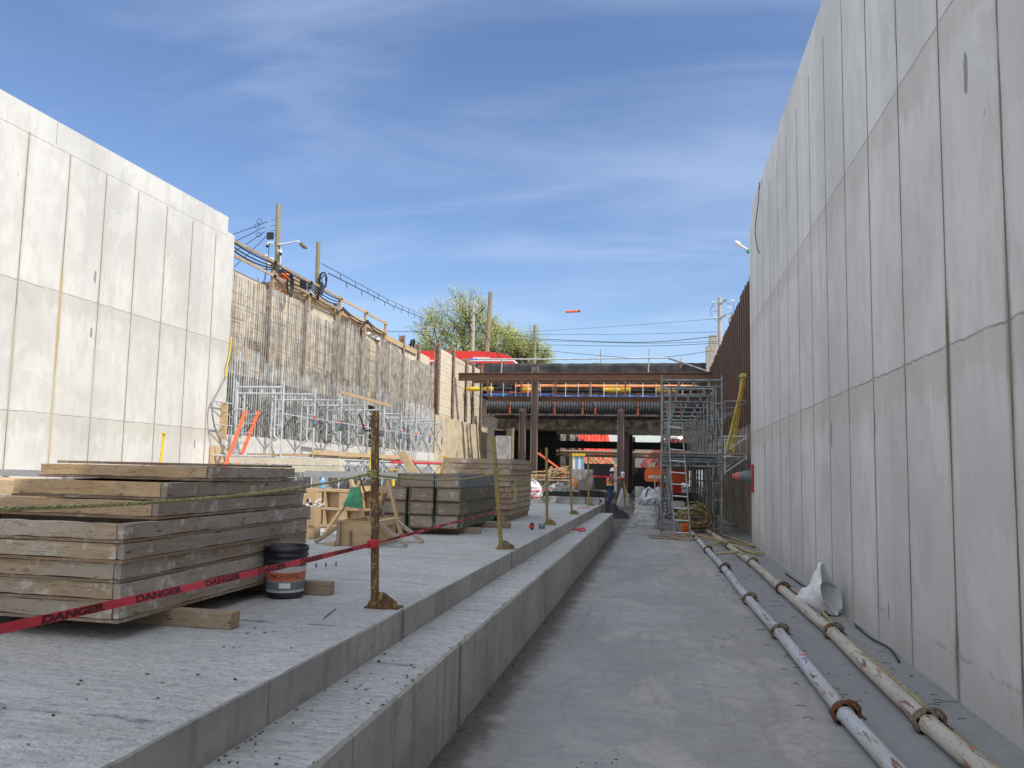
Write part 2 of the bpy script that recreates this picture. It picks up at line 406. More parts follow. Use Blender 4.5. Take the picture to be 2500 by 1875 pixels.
M['concbrown'] = simple('old_brown_concrete', (.34,.30,.24), .9, var=.35, scale=2.5, bump=.5, bs=14)
for a in 'xyz':
    M['old'+a] = wood('weathered_form_wood_'+a, (.41,.30,.19), (.39,.35,.29), axis=a, stain=.75, dark=(.10,.06,.035))
    M['gry'+a] = wood('grey_form_wood_'+a, (.35,.28,.21), (.33,.30,.265), axis=a, stain=.9)
    M['new'+a] = wood('fresh_lumber_'+a, (.56,.38,.20), (.60,.50,.36), axis=a, stain=.35, dark=(.16,.09,.04))
    M['lag'+a] = wood('lagging_timber_'+a, (.72,.60,.43), (.66,.61,.52), axis=a, stain=.6, dark=(.26,.2,.13), vv=.2, scale=.35)
M['pale'] = wood('bleached_lumber', (.66,.57,.42), (.62,.57,.48), axis='x', stain=.6, dark=(.3,.22,.14))
M['ply'] = wood('plywood_edge', (.27,.17,.10), (.27,.23,.18), axis='x', stain=.5, knots=False)
M['plyface'] = wood('plywood_face', (.60,.42,.23), (.62,.52,.38), axis='x', stain=.3, dark=(.3,.18,.09), knots=False, scale=.5)
M['plygreen'] = wood('green_coated_plywood', (.075,.10,.07), (.12,.13,.10), axis='y', stain=.5, dark=(.03,.035,.025), knots=False)
M['plyolive'] = wood('olive_coated_plywood', (.15,.13,.08), (.19,.17,.12), axis='y', stain=.5, dark=(.05,.04,.025), knots=False)
M['plyblue'] = wood('grey_coated_plywood', (.17,.19,.21), (.24,.25,.26), axis='y', stain=.6, dark=(.06,.06,.06), knots=False)
M['green'] = simple('bright_green_ply', (.06,.32,.17), .6, var=.25)
M['timber'] = wood('dunnage_timber', (.38,.29,.18), (.34,.31,.26), axis='x', stain=.5)
M['timbery'] = wood('dunnage_timber_y', (.38,.29,.18), (.34,.31,.26), axis='y', stain=.5)
M['galv'] = simple('galvanised_steel', (.58,.62,.65), .45, .25, var=.12, bump=.1)
M['galvd'] = simple('dull_galvanised_steel', (.25,.27,.27), .55, .35, var=.2, bump=.15)
M['alu'] = simple('aluminium', (.62,.63,.64), .38, .7, var=.08, bump=.06)
M['rebar'] = simple('grey_rebar', (.44,.41,.37), .65, .35, var=.25, scale=3, bump=.4, bs=90, vv=.35)
M['sleeve'] = simple('silver_rebar', (.60,.61,.60), .45, .4, var=.2, scale=3, vv=.3)
M['brownsteel'] = rust('brown_steel', (.19,.12,.085), (.11,.055,.03), .5, .75, .1)
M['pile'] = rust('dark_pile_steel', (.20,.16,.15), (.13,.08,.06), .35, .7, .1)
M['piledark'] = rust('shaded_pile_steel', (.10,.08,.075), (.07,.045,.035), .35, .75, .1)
M['pileL'] = rust('soldier_pile_steel', (.38,.31,.25), (.13,.07,.04), .5, .8, .1)
M['rust'] = rust('rusted_iron', (.13,.075,.045), (.09,.04,.02), .8, .85, .2, scale=14)
M['clamp'] = rust('dusty_clamp_iron', (.22,.19,.15), (.10,.055,.03), .4, .85, .2, scale=14)
M['ypost'] = rust('yellow_paint_rusting', (.40,.29,.055), (.07,.032,.016), .66, .6, .0, scale=10, stretch=(3,3,1))
M['ypost2'] = rust('yellow_paint_worn', (.31,.25,.06), (.11,.06,.03), .3, .6, .0, scale=10, stretch=(3,3,1))
M['yellow'] = simple('yellow_paint', (.80,.55,.04), .5, var=.1)
M['yfab'] = simple('yellow_sheeting', (.75,.52,.05), .5, var=.15, scale=3, bump=.4, bs=6)
M['fibre'] = simple('yellow_fibreglass', (.52,.40,.08), .5, var=.12)
M['orange'] = simple('orange_plastic', (.85,.16,.03), .45, var=.08)
M['orangel'] = simple('orange_fibreglass', (.90,.15,.05), .45, var=.06)
M['vest'] = simple('orange_vest', (1.,.27,.05), .75, var=.08)
M['redtape'] = simple('red_plastic_tape', (.62,.035,.06), .4, var=.08, bump=.3, bs=12)
M['ink'] = simple('black_ink', (.012,.008,.012), .5, var=0)
M['inkdark'] = simple('dark_red_ink', (.07,.005,.012), .5, var=0)
M['red'] = simple('red_paint', (.78,.04,.03), .4, var=.06)
M['redtarpdim'] = simple('shade_dimmed_red_tarpaulin', (.30,.06,.05), .7, var=.45, scale=1.4, bump=.6, bs=3)  # darker copy of the red tarpaulin, shade put into the colour
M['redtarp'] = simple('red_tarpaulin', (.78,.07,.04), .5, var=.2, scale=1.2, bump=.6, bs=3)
M['white'] = simple('white_paint', (.80,.80,.78), .5, var=.04)
M['black'] = simple('black_plastic', (.018,.018,.02), .5, var=.2)
M['blackdull'] = simple('black_membrane', (.012,.012,.013), .9, var=.3)
M['tarp'] = simple('black_tarpaulin', (.045,.045,.048), .6, var=.35, scale=1.4, bump=.9, bs=1.6)
M['blue'] = simple('blue_sheeting', (.07,.20,.62), .45, var=.25, scale=3, bump=.4, bs=5)
M['orangefab'] = simple('orange_sheeting', (.95,.36,.13), .6, var=.15, scale=2, bump=.5, bs=5)
M['cable'] = simple('black_cable', (.02,.02,.022), .5, var=.1)
M['hose'] = simple('tan_hose', (.42,.33,.17), .6, var=.25, scale=9)
M['rope'] = simple('yellow_green_rope', (.40,.38,.16), .8, var=.25, scale=50, bump=.8, bs=160)
M['bag'] = simple('white_woven_bag', (.56,.57,.60), .75, var=.12, scale=4, bump=.35, bs=9)
M['bagw'] = simple('white_cloth', (.66,.67,.69), .8, var=.07, scale=5, bump=.4, bs=14)
M['blackbag'] = simple('black_bin_bag', (.012,.012,.013), .6, var=.2, bump=.9, bs=14)
M['navy'] = simple('navy_strap', (.02,.03,.12), .7)
M['denim'] = simple('blue_denim', (.035,.065,.19), .85, var=.15)
M['skin'] = simple('skin', (.55,.30,.20), .55, var=.04)
M['hair'] = simple('dark_hair', (.02,.013,.01), .6)
M['boots'] = simple('brown_boots', (.10,.06,.035), .7)
M['cardboard'] = simple('cardboard', (.42,.29,.17), .85, var=.06)
M['glassblue'] = simple('blue_water_bottle', (.20,.42,.70), .15, var=.05)
M['hviz'] = simple('lime_reflective', (.62,.75,.25), .5, var=.05)
M['pole'] = wood('utility_pole_wood', (.28,.25,.15), (.25,.24,.17), axis='z', stain=.5, knots=False, scale=.4)
M['conpole'] = simple('concrete_pole', (.46,.43,.38), .8, var=.1)
M['pipebrown'] = simple('brown_pipe', (.38,.25,.17), .6, var=.1)
M['insul'] = simple('porcelain', (.35,.36,.38), .4)
M['cone'] = simple('grey_cone_sleeve', (.16,.17,.19), .6, var=.12)
M['glass'] = simple('dark_glass', (.03,.035,.04), .1, var=0)
M['block'] = simple('cinder_block', (.33,.33,.32), .95, var=.2, bump=.6, bs=60)
M['alugray'] = wood('grey_walers', (.36,.37,.38), (.42,.43,.44), axis='x', stain=.5, dark=(.2,.2,.2), knots=False)
M['sheetpile'] = rust('brown_lagging_steel', (.115,.07,.042), (.06,.032,.018), .5, .85, .05, scale=2.2, stretch=(4,4,.35))
M['redgreen'] = simple('green_signal_casing', (.03,.5,.28), .4)
def pipe_mat(name, base, rc, marks, xm=0.):
    t = NT(name); co = t.co(); y = t.sep(co)[1]
    n = t.noise(t.map(co, (10, 1.1, 10)), 2.6, 6, .72, .4); n2 = t.noise(co, 30, 4, .7)
    c = t.mix(t.st(n2, .3, .7), base, tuple(k*.82 for k in base))
    c = t.mix(t.ma('MULTIPLY', t.st(t.noise(co, .8, 2, .5), .45, .6), .5), c, (.40,.38,.33))
    c = t.mix(t.st(n, .565, .60), c, t.mix(n2, rc, tuple(k*1.8 for k in rc)))
    c = t.mix(t.st(t.noise(t.map(co, (9, 5, 9)), 4, 3, .6), .66, .7), c, (.05,.03,.02))
    for ym, col in marks:
        d = t.ma('ADD', t.ma('ABSOLUTE', t.ma('SUBTRACT', y, ym)), t.ma('MULTIPLY', t.ma('SUBTRACT', n2, .5), .07))
        sx = t.sep(co)[0]
        c = t.mix(t.ma('MULTIPLY', t.ma('MULTIPLY', t.st(d, .04, .015), t.st(t.ma('ADD', t.ma('ABSOLUTE', t.ma('ADD', sx, xm)), t.ma('MULTIPLY', n2, .02)), .045, .03)), .85), c, col)
    return t.bsdf(c, .5, 0., t.bump(t.ma('ADD', n, n2), .3, .004))
M['pipeA'] = pipe_mat('white_pump_pipe', (.50,.53,.57), (.13,.055,.03), ((6.95, (.55,.04,.05)), (6.82, (.04,.10,.42))), -.08)
M['pipeB'] = pipe_mat('cream_pump_pipe', (.52,.49,.41), (.16,.06,.035), ((4.86, (.55,.03,.04)), (4.73, (.03,.10,.42))), -.06)
# ================================================================ SETTING
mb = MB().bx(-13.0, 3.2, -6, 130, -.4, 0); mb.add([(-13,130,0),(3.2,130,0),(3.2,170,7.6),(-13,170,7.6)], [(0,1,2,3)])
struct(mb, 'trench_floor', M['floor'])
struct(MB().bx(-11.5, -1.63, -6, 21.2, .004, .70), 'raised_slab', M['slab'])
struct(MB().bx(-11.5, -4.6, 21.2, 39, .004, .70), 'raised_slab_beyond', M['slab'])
def step_mesh(x0, x1, y1, z, ch, seg=520):
    m = MB(); vs = []; fs = []
    for i in range(seg+1):
        y = -6+(y1+6)*i/seg
        q = 3.2 if z > .6 else 1.6; j = (mnoise.noise((y*1.7, z*9, 0))+.5*mnoise.noise((y*6, z*9, 0)))*.004*q; k = mnoise.noise((y*2.3, z*5, 4))*.004
        b = max(0, mnoise.noise((y*2.6, z*3, 8))-.18)*max(0, mnoise.noise((y*11, z*3, 2))+.2)*.11
        j -= b; k -= b*.8
        vs += [(x1+j*.4, y, .003), (x1+j*.4, y, z-ch+k), (x1-ch+j, y, z+k*.12), (x0, y, z), (x0, y, .003)]
    for i in range(seg):
        for q in range(4): fs.append((i*5+q, i*5+q+1, (i+1)*5+q+1, (i+1)*5+q))
    fs.append((4,3,2,1,0)); b = seg*5; fs.append((b,b+1,b+2,b+3,b+4))
    return m.add(vs, fs)
k = struct(step_mesh(-1.60, -1.222, 20.75, .52, .014), 'lower_step', M['tread'])
k.data.materials.append(M['kerb'])
for p in k.data.polygons:
    n = p.normal
    if n.z < .9: p.material_index = 1
k = struct(step_mesh(-1.70, -1.602, 21.2, .7035, .007), 'upper_kerb', M['kerb'])
k.data.materials.append(M['slab'])
for p in k.data.polygons:
    if p.normal.z > .9: p.material_index = 1
struct(MB().bx(-90, -12.32, -40, 200, 6.6, 7.2).bx(-90, -12.9, 49.9, 200, 7.0, 7.5).bx(-13, 3.3, 171, 300, 6.6, 7.5), 'street_ground', M['earth'])
struct(MB().bx(2.95, 90, -40, 200, 6.6, 7.45), 'street_ground_beside_trench', M['earth'])
struct(MB().bx(-400, 400, 200, 900, 6.3, 6.6).bx(-400, -90, -200, 200, 6.2, 6.5).bx(90, 400, -200, 200, 6.2, 6.5), 'distant_ground', M['earth'])

def grooved(x, face, ys, ph, y1, zt, thick, gw=.010, gd=.014):
    """wall from y=-6 to y1 whose face (towards sign face) has real open joints"""
    m = MB(); r = random.Random(int(abs(x)*10)); nz = 34; cols = []
    cols.append((-6, 0)); k = math.ceil((-6-ph)/ys)
    while ph+k*ys < y1-.06:
        y = ph+k*ys
        if y > -5.9: cols += [(y-gw, 0), (y-gw*.6, 1), (y+gw*.6, 1), (y+gw, 0)]
        k += 1
    cols.append((y1, 0)); vs = []; fs = []
    for j in range(nz+1):
        z = zt*j/nz
        for (y, g) in cols:
            jt = r.uniform(-.0035, .0035)*(1 if g or 0 < cols.index((y, g)) < len(cols)-1 else 0)
            vs.append((x+face*(-gd if g else r.uniform(-.0006, .0006)), y+jt, z))
    n = len(cols)
    for j in range(nz):
        for i in range(n-1): fs.append((j*n+i, j*n+i+1, (j+1)*n+i+1, (j+1)*n+i))
    m.add(vs, fs)
    xb = x-face*thick; xi = x-face*.02
    m.bx(min(xi, xb), max(xi, xb), -6, y1, 0, zt)
    m.bx(min(x, xi), max(x, xi), y1-.012, y1-.001, 0, zt)
    return m
# ---------------------------------------------------------------- cast walls
w = thing('retaining_wall', 'tall grey board-marked concrete retaining wall in shade beside the pipes', 'wall', (2.14, 0, 0))
m = grooved(2.14, -1, 1.043, 5.24, 19.2, 7.5, .42).bx(2.145, 2.5, 18.585, 19.2, 7.5, 7.6)
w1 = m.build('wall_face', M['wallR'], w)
# coping: cast lengths with open joints
for a, b in ((-6, -.5), (-.49, 4.6), (4.61, 9.4), (9.41, 14.36), (14.372, 18.58)):
    MB().prism([(a, 7.502), (b, 7.502), (b, 8.05), (a, 8.01)], 2.142, 2.44, 'x').build('coping', M['wallR'], w)
w = thing('retaining_wall', 'sunlit pale concrete retaining wall with narrow grey joints and a stepped end', 'wall', (-11.5, 0, 0))
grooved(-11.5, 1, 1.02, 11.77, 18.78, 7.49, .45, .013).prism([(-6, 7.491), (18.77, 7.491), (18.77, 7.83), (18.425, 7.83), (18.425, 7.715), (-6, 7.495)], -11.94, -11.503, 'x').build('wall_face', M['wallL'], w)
for a, b in ((-6, 2.3), (2.31, 7.35), (7.36, 12.4), (12.415, 16.4), (16.412, 18.42)):
    z = lambda y: 7.50+(y-6)*.0175
    MB().prism([(a, z(a)), (b, z(b)), (b, z(b)+.51), (a, z(a)+.51)], -11.95, -11.498, 'x').build('coping', M['wallL'], w)
# starter wall continuing beyond the finished wall on the right
m = MB().bx(2.32, 2.8, 19.22, 44.5, -.1, 2.95)
for i in range(28): m.bx(2.295, 2.318, 19.6+i*.88, 19.66+i*.88, 0, 2.95)
one(m, 'starter_wall', simple('dim_brown_concrete', (.25,.22,.18), .9, var=.15, scale=1.2), 'low brown concrete wall with upright ribs behind the grey scaffold', 'wall', (2.32, 30, 0))
# brown steel sheet wall with a ragged top
m = MB(); y = 19.3; i = 0
while y < 48.5:
    wd = .30+rnd.random()*.12
    top = 7.95-(y-19)*.014+rnd.uniform(-.07, .07)
    off = (0, .07)[i % 2]
    m.bx(2.82-off, 2.92, y, y+wd-.012, 2.4, top); y += wd; i += 1
one(m, 'sheet_pile_wall', M['sheetpile'], 'rusty brown sheet wall with a ragged stepped top behind the grey scaffold', 'wall', (2.85, 34, 2.4))

# ---------------------------------------------------------------- timber lagging wall (left)
def ltop(y):  # top of the lagging
    return 7.28 if y < 34 else (7.45 if y < 39 else 8.1)
w = thing('lagging_wall', 'long pale timber lagging wall between brown steel piles behind the reinforcing bars', 'wall', (-12.2, 37, 0))
piles = [19.3, 21.9, 24.4, 27.0, 29.6, 32.2, 34.8, 37.2, 39.4, 42.4, 45.4, 47.2, 49.4]
for i, (a, b) in enumerate(zip(piles[:-1], piles[1:])):
    m = MB(); z = 4.2 if i < 7 else 3.0
    zt = min(ltop(a), ltop(b-.01))+(.06 if i % 2 else 0)
    while z < zt-.1:
        h = min(.205+rnd.random()*.05, zt-z)
        dx = rnd.uniform(-.012, .012)
        m.bx(-12.26+dx, -12.19+dx, a+.06, b-.06, z+.004, z+h-.004); z += h
    if a > 39: m.xf(Matrix.Translation((.42, 0, 0)))
    m.build('lagging_panel', M['lagy'], w)
for i, y in enumerate(piles):
    x = -12.18 if y < 39 else -11.75
    zt = (8.35 if y > 39 else 7.32) + (.12 if i % 3 == 0 else 0)
    if y in (34.8, 37.2): zt = 7.9
    MB().hbeam((x-.02, y, 1.2), (x-.02, y, zt), .22 if y < 39 else .32, .26, .02, up=(1,0,0)).build('soldier_pile', M['pileL'], w)
MB().bx(-12.24, -12.17, 19.3, 38.2, .7, 4.2).build('membrane_sheet', M['blackdull'], w)
# rough shotcrete under the lagging beyond the bars
m = MB(); vs = []; fs = []; ny, nz = 40, 14
for i in range(ny+1):
    for j in range(nz+1):
        y = 38.4+i/ny*12.4; z = .0+j/nz*4.4
        vs.append((-11.52+.06*mnoise.noise((y*1.1, z*1.1, 3))+.03*mnoise.noise((y*4, z*4, 1)), y, z+(.12*mnoise.noise((y*2, 9, 1)) if j == nz else 0)))
for i in range(ny):
    for j in range(nz):
        a = i*(nz+1)+j; fs.append((a, a+1, a+nz+2, a+nz+1))
m.add(vs, fs, True)
m.build('shotcrete_panel', simple('tan_shotcrete', (.58,.48,.33), .95, var=.12, scale=1.5, bump=.6, bs=12), w)
MB().bx(-12.3, -11.95, 38.0, 38.45, .7, 5.0).bx(-12.2,-11.56,38.42,38.5,0,4.4).build('plywood_closure', M['plyface'], w)
# kick boards along the top
for a, b in ((21.9, 27.0), (27.0, 32.2), (32.2, 37.0)):
    MB().beam((-12.12, a+.1, 7.40), (-12.12, b-.1, 7.40), .04, .24, seg=1).build('edge_board', M['newy'], w)

# white starter wall (ledge) below the bars
one(MB().bx(-12.15, -11.5, 18.80, 38.3, .7, 2.38), 'starter_wall', simple('white_fresh_concrete', (.62,.61,.58), .8, var=.06), 'low white concrete wall at the foot of the upright reinforcing bars', 'wall', (-11.8, 28, .7))
for i in range(7):
    one(MB().bx(-11.49, -11.44, 19.0+i*2.72, 19.0+i*2.72+2.6, .7, 1.62), 'shutter_panel', M['alugray'], 'grey shutter panel standing under the silver scaffold deck', 'panel', (-11.46, 20.3+i*2.72, .7), 'grey shutter panels under the scaffold deck')

# ---------------------------------------------------------------- reinforcing bars
w = thing('reinforcement_cage', 'tall cage of upright steel reinforcing bars in front of the timber lagging', 'reinforcement', (-11.62, 28.5, 2.3))
def bar(x, y, z0, z1, r, name, mat):
    dx = rnd.uniform(-.008, .008); dy = rnd.uniform(-.02, .02)
    m = MB().tube([(x, y, z0), (x+dx*.5, y+dy*.5, (z0+z1)/2), (x+dx, y+dy, z1)], r, 5, True, False)
    return m.build(name, mat, w)
ys = []
y = 18.92; i = 0
while y < 38.3:
    if not (29.3 < y < 29.9 or 34.2 < y < 34.35): ys.append((y, i))
    y += .118+rnd.random()*.012; i += 1
mass = MB()
for k, (y, i) in enumerate(ys):
    grp = math.floor((y-18.9)/2.3)
    zt = 6.85+.16*math.sin(grp*2.7)+rnd.uniform(-.05, .05)+(.15 if i % 11 == 0 else 0)
    r = .017 if i % 7 else .024
    if k < 99: bar(-11.6, y, 2.3, zt, r, 'upright_bar', M['rebar'])
    else:
        mass.tube([(-11.6, y, 2.3), (-11.6, y+rnd.uniform(-.02,.02), zt-.05)], r, 4, True, False)
o = mass.build('upright_bars_far', M['rebar'], w); o['kind'] = 'stuff'
mass = MB(); k = 0
for j, (y, i) in enumerate(ys):
    if j % 7 == 6: continue
    zt = 4.62+.10*math.sin(y*1.9)+rnd.uniform(-.18, .18)
    if k < 99: bar(-11.565, y+.045, 2.3, zt, .021, 'lap_bar', M['sleeve'])
    else: mass.tube([(-11.565, y+.045, 2.3), (-11.565, y+.045, zt)], .021, 4, True, False)
    k += 1
o = mass.build('lap_bars_far', M['sleeve'], w); o['kind'] = 'stuff'
for z in [2.6+.42*i for i in range(10)]:
    for xx in (-11.70,):
        m = MB(); pts = [(xx, 18.9+q*1.2, z+rnd.uniform(-.02, .02)) for q in range(17)]
        m.tube(pts, .011, 4, True, False).build('cross_bar', M['rebar'], w)
for (y, z) in ((20.0, 4.9), (20.6, 4.9), (24.6, 4.5), (25.1, 4.5), (27.0, 4.6), (30.0, 4.4), (33.6, 4.4)):   # rusty tie plates
    MB().bx(-11.68, -11.63, y-.25, y+.25, z, z+.28).build('tie_plate', M['pileL'], w)

# ---------------------------------------------------------------- guard rail above the lagging wall
w = thing('guard_rail', 'weathered timber guard rail along the top of the lagging wall', 'railing', (-12.1, 27, 7.2))
posts = [(18.95, 0), (21.9, 0), (24.45, 0), (27.05, 1), (29.65, 1), (32.0, 1)]
for y, new in posts:
    z1 = 8.05 if new else 8.0
    MB().beam((-12.02, y, 6.55 if new else 6.9), (-12.02, y+rnd.uniform(-.03,.03), z1), .09, .09).build('post', M['newz'] if new else M['oldz'], w)
for (a, n1), (b, n2) in zip(posts[:-1], posts[1:]):
    for z in (7.93, 7.50):
        MB().beam((-11.96, a-.1, z+rnd.uniform(-.02,.02)), (-11.96, b+.1, z+rnd.uniform(-.02,.02)), .04, .09).build('rail', M['newy'] if n1 else M['oldy'], w)
for y in (28.3, 31.2): MB().beam((-12.0, y+.9, 7.5), (-12.9, y, 7.1), .04, .09).build('brace', M['newy'], w)
# cables tied to the rail
for q in range(4):
    pts = []
    for (a, b) in zip([18.6, 21.9, 24.4], [21.9, 24.4, 27.1]):
        pts += sag((-11.90-.02*q, a, 7.88-.05*q), (-11.90-.02*q, b, 7.86-.05*q), .05+.06*q+rnd.random()*.04, 8)[:-1]
    m = MB().tube(pts, .022-.003*(q % 2), 6)
    one(m, 'power_cable', M['cable'], 'black power cable drooping under the weathered guard rail', 'cable', (-11.92, 22.8, 7.6), 'cables tied under the weathered rail')
for q in range(2):
    pts = []
    for (a, b) in zip([27.1, 29.6], [29.6, 31.9]):
        pts += sag((-11.90-.03*q, a, 7.62-.04*q), (-11.90-.03*q, b, 7.5-.04*q), .12+.06*q, 8)[:-1]
    one(MB().tube(pts, .025, 6), 'power_cable', M['cable'], 'black power cable drooping along the fresh timber rail', 'cable', (-11.92, 29.5, 7.5), 'cables along the fresh rail')
m = MB()
for q in range(5):
    m.tube([(-11.9+.015*q, 22.75+(.14+.015*q)*math.cos(a*PI/10), 7.42+(.30+.02*q)*math.sin(a*PI/10)) for a in range(20)], .016, 5, closed=True)
one(m, 'cable_coil', M['cable'], 'small black cable coil hanging near the orange barrel', 'cable', (-11.9, 22.75, 7.1))
m = MB().lathe([(0,.0),(.27,.0),(.27,.28),(.2,.32),(.19,.62),(.21,.64),(.21,.72),(.18,.74),(0,.74)], (-12.4, 23.35, 7.22), 20)
b = one(m, 'barrel', M['orange'], 'orange plastic barrel behind the weathered guard rail', 'barrel', (-12.4, 23.35, 7.05))
MB().lathe([(0,.86),(.16,.86),(.21,.80),(.212,.74)], (-12.4, 23.35, 7.225), 20).build('lid', M['black'], b)
b = one(MB().bx(-12.6, -12.2, 24.0, 24.6, 7.22, 8.0), 'switch_box', M['plyface'], 'open plywood box full of wiring behind the weathered guard rail', 'box', (-12.4, 24.3, 7.02))
MB().bx(-12.19, -12.17, 24.06, 24.54, 7.3, 7.95).build('door_opening', M['black'], b)
for a in range(5): MB().tube([(-12.14, 24.15+a*.07, 7.65), (-12.10, 24.2+a*.05, 7.4), (-12.15, 24.12+a*.08, 7.15)], .012, 4).build('wire', M['hose'], b)
b = thing('floodlight', 'small black floodlight clamped on the guard rail', 'light', (-11.8, 24.95, 7.75))
MB().beam((-11.78, 24.80, 7.62), (-11.78, 25.0, 7.98), .22, .05, up=(1,0,.3)).build('housing', M['black'], b)
MB().beam((-11.73, 24.80, 7.60), (-11.75, 25.0, 7.96), .17, .02, up=(1,0,.3)).build('lens', M['glass'], b)
MB().tube([(-11.9, 24.9, 7.4), (-11.85, 24.9, 7.8)], .03, 6).build('bracket', M['black'], b)
one(MB().bx(-12.7, -12.62, 25.9, 27.0, 7.2, 7.9), 'plywood_sheet', M['plyface'], 'tan plywood sheet standing behind the guard rail', 'sheet', (-12.66, 26.3, 7.0))
one(MB().beam((-12.4, 29.4, 7.55), (-12.4, 32.2, 7.62), .06, .06), 'prop', M['yellow'], 'yellow tube prop lying behind the fresh timber rail', 'prop', (-12.4, 30.8, 7.5))
m = MB(); m.lathe([(.0,.35),(.35,.28),(.55,.1),(.6,0)], (-12.6, 31.3, 7.1), 9); m.v = [p+Vector((rnd.uniform(-.06,.06), rnd.uniform(-.1,.1), rnd.uniform(-.04,.04))) for p in m.v]
one(m, 'plastic_wrap', M['bagw'], 'crumpled clear plastic wrap behind the fresh timber rail', 'plastic sheet', (-12.6, 31.3, 7.1))

# ---------------------------------------------------------------- scaffolds
def frame(x0, x1, y, z0, z1, r=.024, top2=True, low=False):
    """walk-through end frame standing across the trench (x0..x1), with top ladder rails and inner legs"""
    m = MB(); t = z1-.14
    for x in (x0, x1): m.tube([(x, y, z0), (x, y, z1)], r, 8)
    m.tube([(x0, y, t), (x1, y, t)], r, 8)
    m.tube([(x0, y, t-.17), (x1, y, t-.17)], r*.85, 8)
    for k in range(3):
        x = x0+(x1-x0)*(.28+.25*k); m.beam((x, y, t-.15), (x, y, t-.01), .07, .015, up=(0,1,0))
    for s, x in ((1, x0), (-1, x1)):
        xi = x+s*.22
        zb = z0+.42
        m.tube([(xi, y, t-.17), (xi, y, zb+.1), (xi-s*.06, y, zb+.02), (x, y, zb)], r*.75, 6)
        zz = t-.6
        while zz > zb+.2:
            m.tube([(x, y, zz), (xi, y, zz)], r*.7, 6); zz -= .42
    return m
sc = thing('scaffold', 'long silver tube scaffold in front of the upright reinforcing bars', 'scaffold', (-10.5, 26.5, .7))
fy = [18.9+1.91*i for i in range(9)]
bands = [simple('band_red', (.62,.04,.04), .5), simple('band_blue', (.05,.15,.5), .5), simple('band_green', (.02,.16,.09), .5)]
for i, y in enumerate(fy):
    f = frame(-11.25, -9.9, y, 1.86, 3.80, .03).build('end_frame', M['galv'], sc)
    if i: 
        for j in range(3): MB().tube([(-9.9, y, 3.02-.11*j), (-9.9, y, 3.02-.11*j-.10)], .034, 8).build('colour_band', bands[j], f)
    for x in (-9.9, -11.25):
        m = MB().tube([(x, y, .95), (x, y, 1.86)], .028, 8).tube([(x, y, .72), (x, y, .96)], .017, 6).bx(x-.07, x+.07, y-.07, y+.07, .704, .72)
        m.build('screw_leg', M['galv'], sc)
for i, (a, b) in enumerate(zip(fy[:-1], fy[1:])):
    for x in (-9.92, -11.22):
        if i == 0 and x > -10: continue
        m = MB().beam((x, a, 2.35), (x, b, 3.55), .03, .03).beam((x-.03, a, 3.55), (x-.03, b, 2.35), .03, .03)
        m.build('cross_brace', M['galvd'], sc)
    m = MB().tube([(-9.9, a, 2.95), (-9.9, b, 2.95)], .016, 5).build('guard_tube', M['galv'], sc)
    m = MB().beam((-9.92, a, .95), (-9.92, b, 1.75), .025, .025).beam((-9.9, b, .95), (-9.9, a, 1.75), .025, .025)
    m.build('lower_brace', M['galvd'], sc)
    MB().tube([(-9.88, a-.1, 1.80), (-9.88, b+.1, 1.80)], .03, 8).tube([(-9.86, a-.1, 1.66), (-9.86, b+.1, 1.66)], .022, 6).build('deck_ledger', M['galv'], sc)
for y in fy: MB().tube([(-11.3, y, 1.78), (-9.8, y, 1.78)], .026, 6).build('transom', M['galv'], sc)
MB().tube([(-12.0, 18.2, 1.80), (-9.8, 18.2, 1.80)], .03, 8).tube([(-11.9, 18.0, 1.2), (-10.4, 18.3, 1.66)], .02, 6).tube([(-11.35,18.9,3.2),(-11.35,18.0,3.2)],.02,6).tube([(-11.35,18.9,2.8),(-11.35,18.0,3.2)],.015,6).tube([(-11.35,18.9,2.6),(-11.35,18.0,2.6)],.02,6).tube([(-11.35,18.9,2.1),(-11.35,18.0,2.55)],.015,6).build('side_bracket', M['galv'], sc)
for i, (a, b) in enumerate(zip(fy[:-1], fy[1:])):
    for k in range(3):
        x = -10.1-.3*k
        one(MB().beam((x, a-.1, 1.86+.045*(i % 2)), (x, b+.12, 1.86+.045*(i % 2)), .26, .04, seg=4, jit=.004), 'scaffold_plank', M['newy'], 'pale plank laid as decking on the silver scaffold', 'plank', (x, a, 1.84), 'decking planks on the silver scaffold')
one(MB().beam((-9.85, 20.7, 1.98), (-9.85, 30, 1.98), .03, .13, seg=6, jit=.004), 'toe_board', M['newy'], 'long pale toe board along the silver scaffold deck', 'board', (-9.85, 25, 1.9))
one(MB().beam((-9.93, 22.6, 3.93), (-9.85, 27.2, 3.86), .05, .10, seg=4, jit=.004), 'rail_board', M['newy'], 'pale board lying across the tops of the silver scaffold frames', 'board', (-9.9, 25, 3.9))
one(MB().tube([(-9.80, 27.2, 1.78), (-9.80, 34.6, 1.82)], .05, 8), 'hose', M['redtape'], 'dark red pipe strapped along the silver scaffold deck', 'pipe', (-9.8, 31, 1.8))

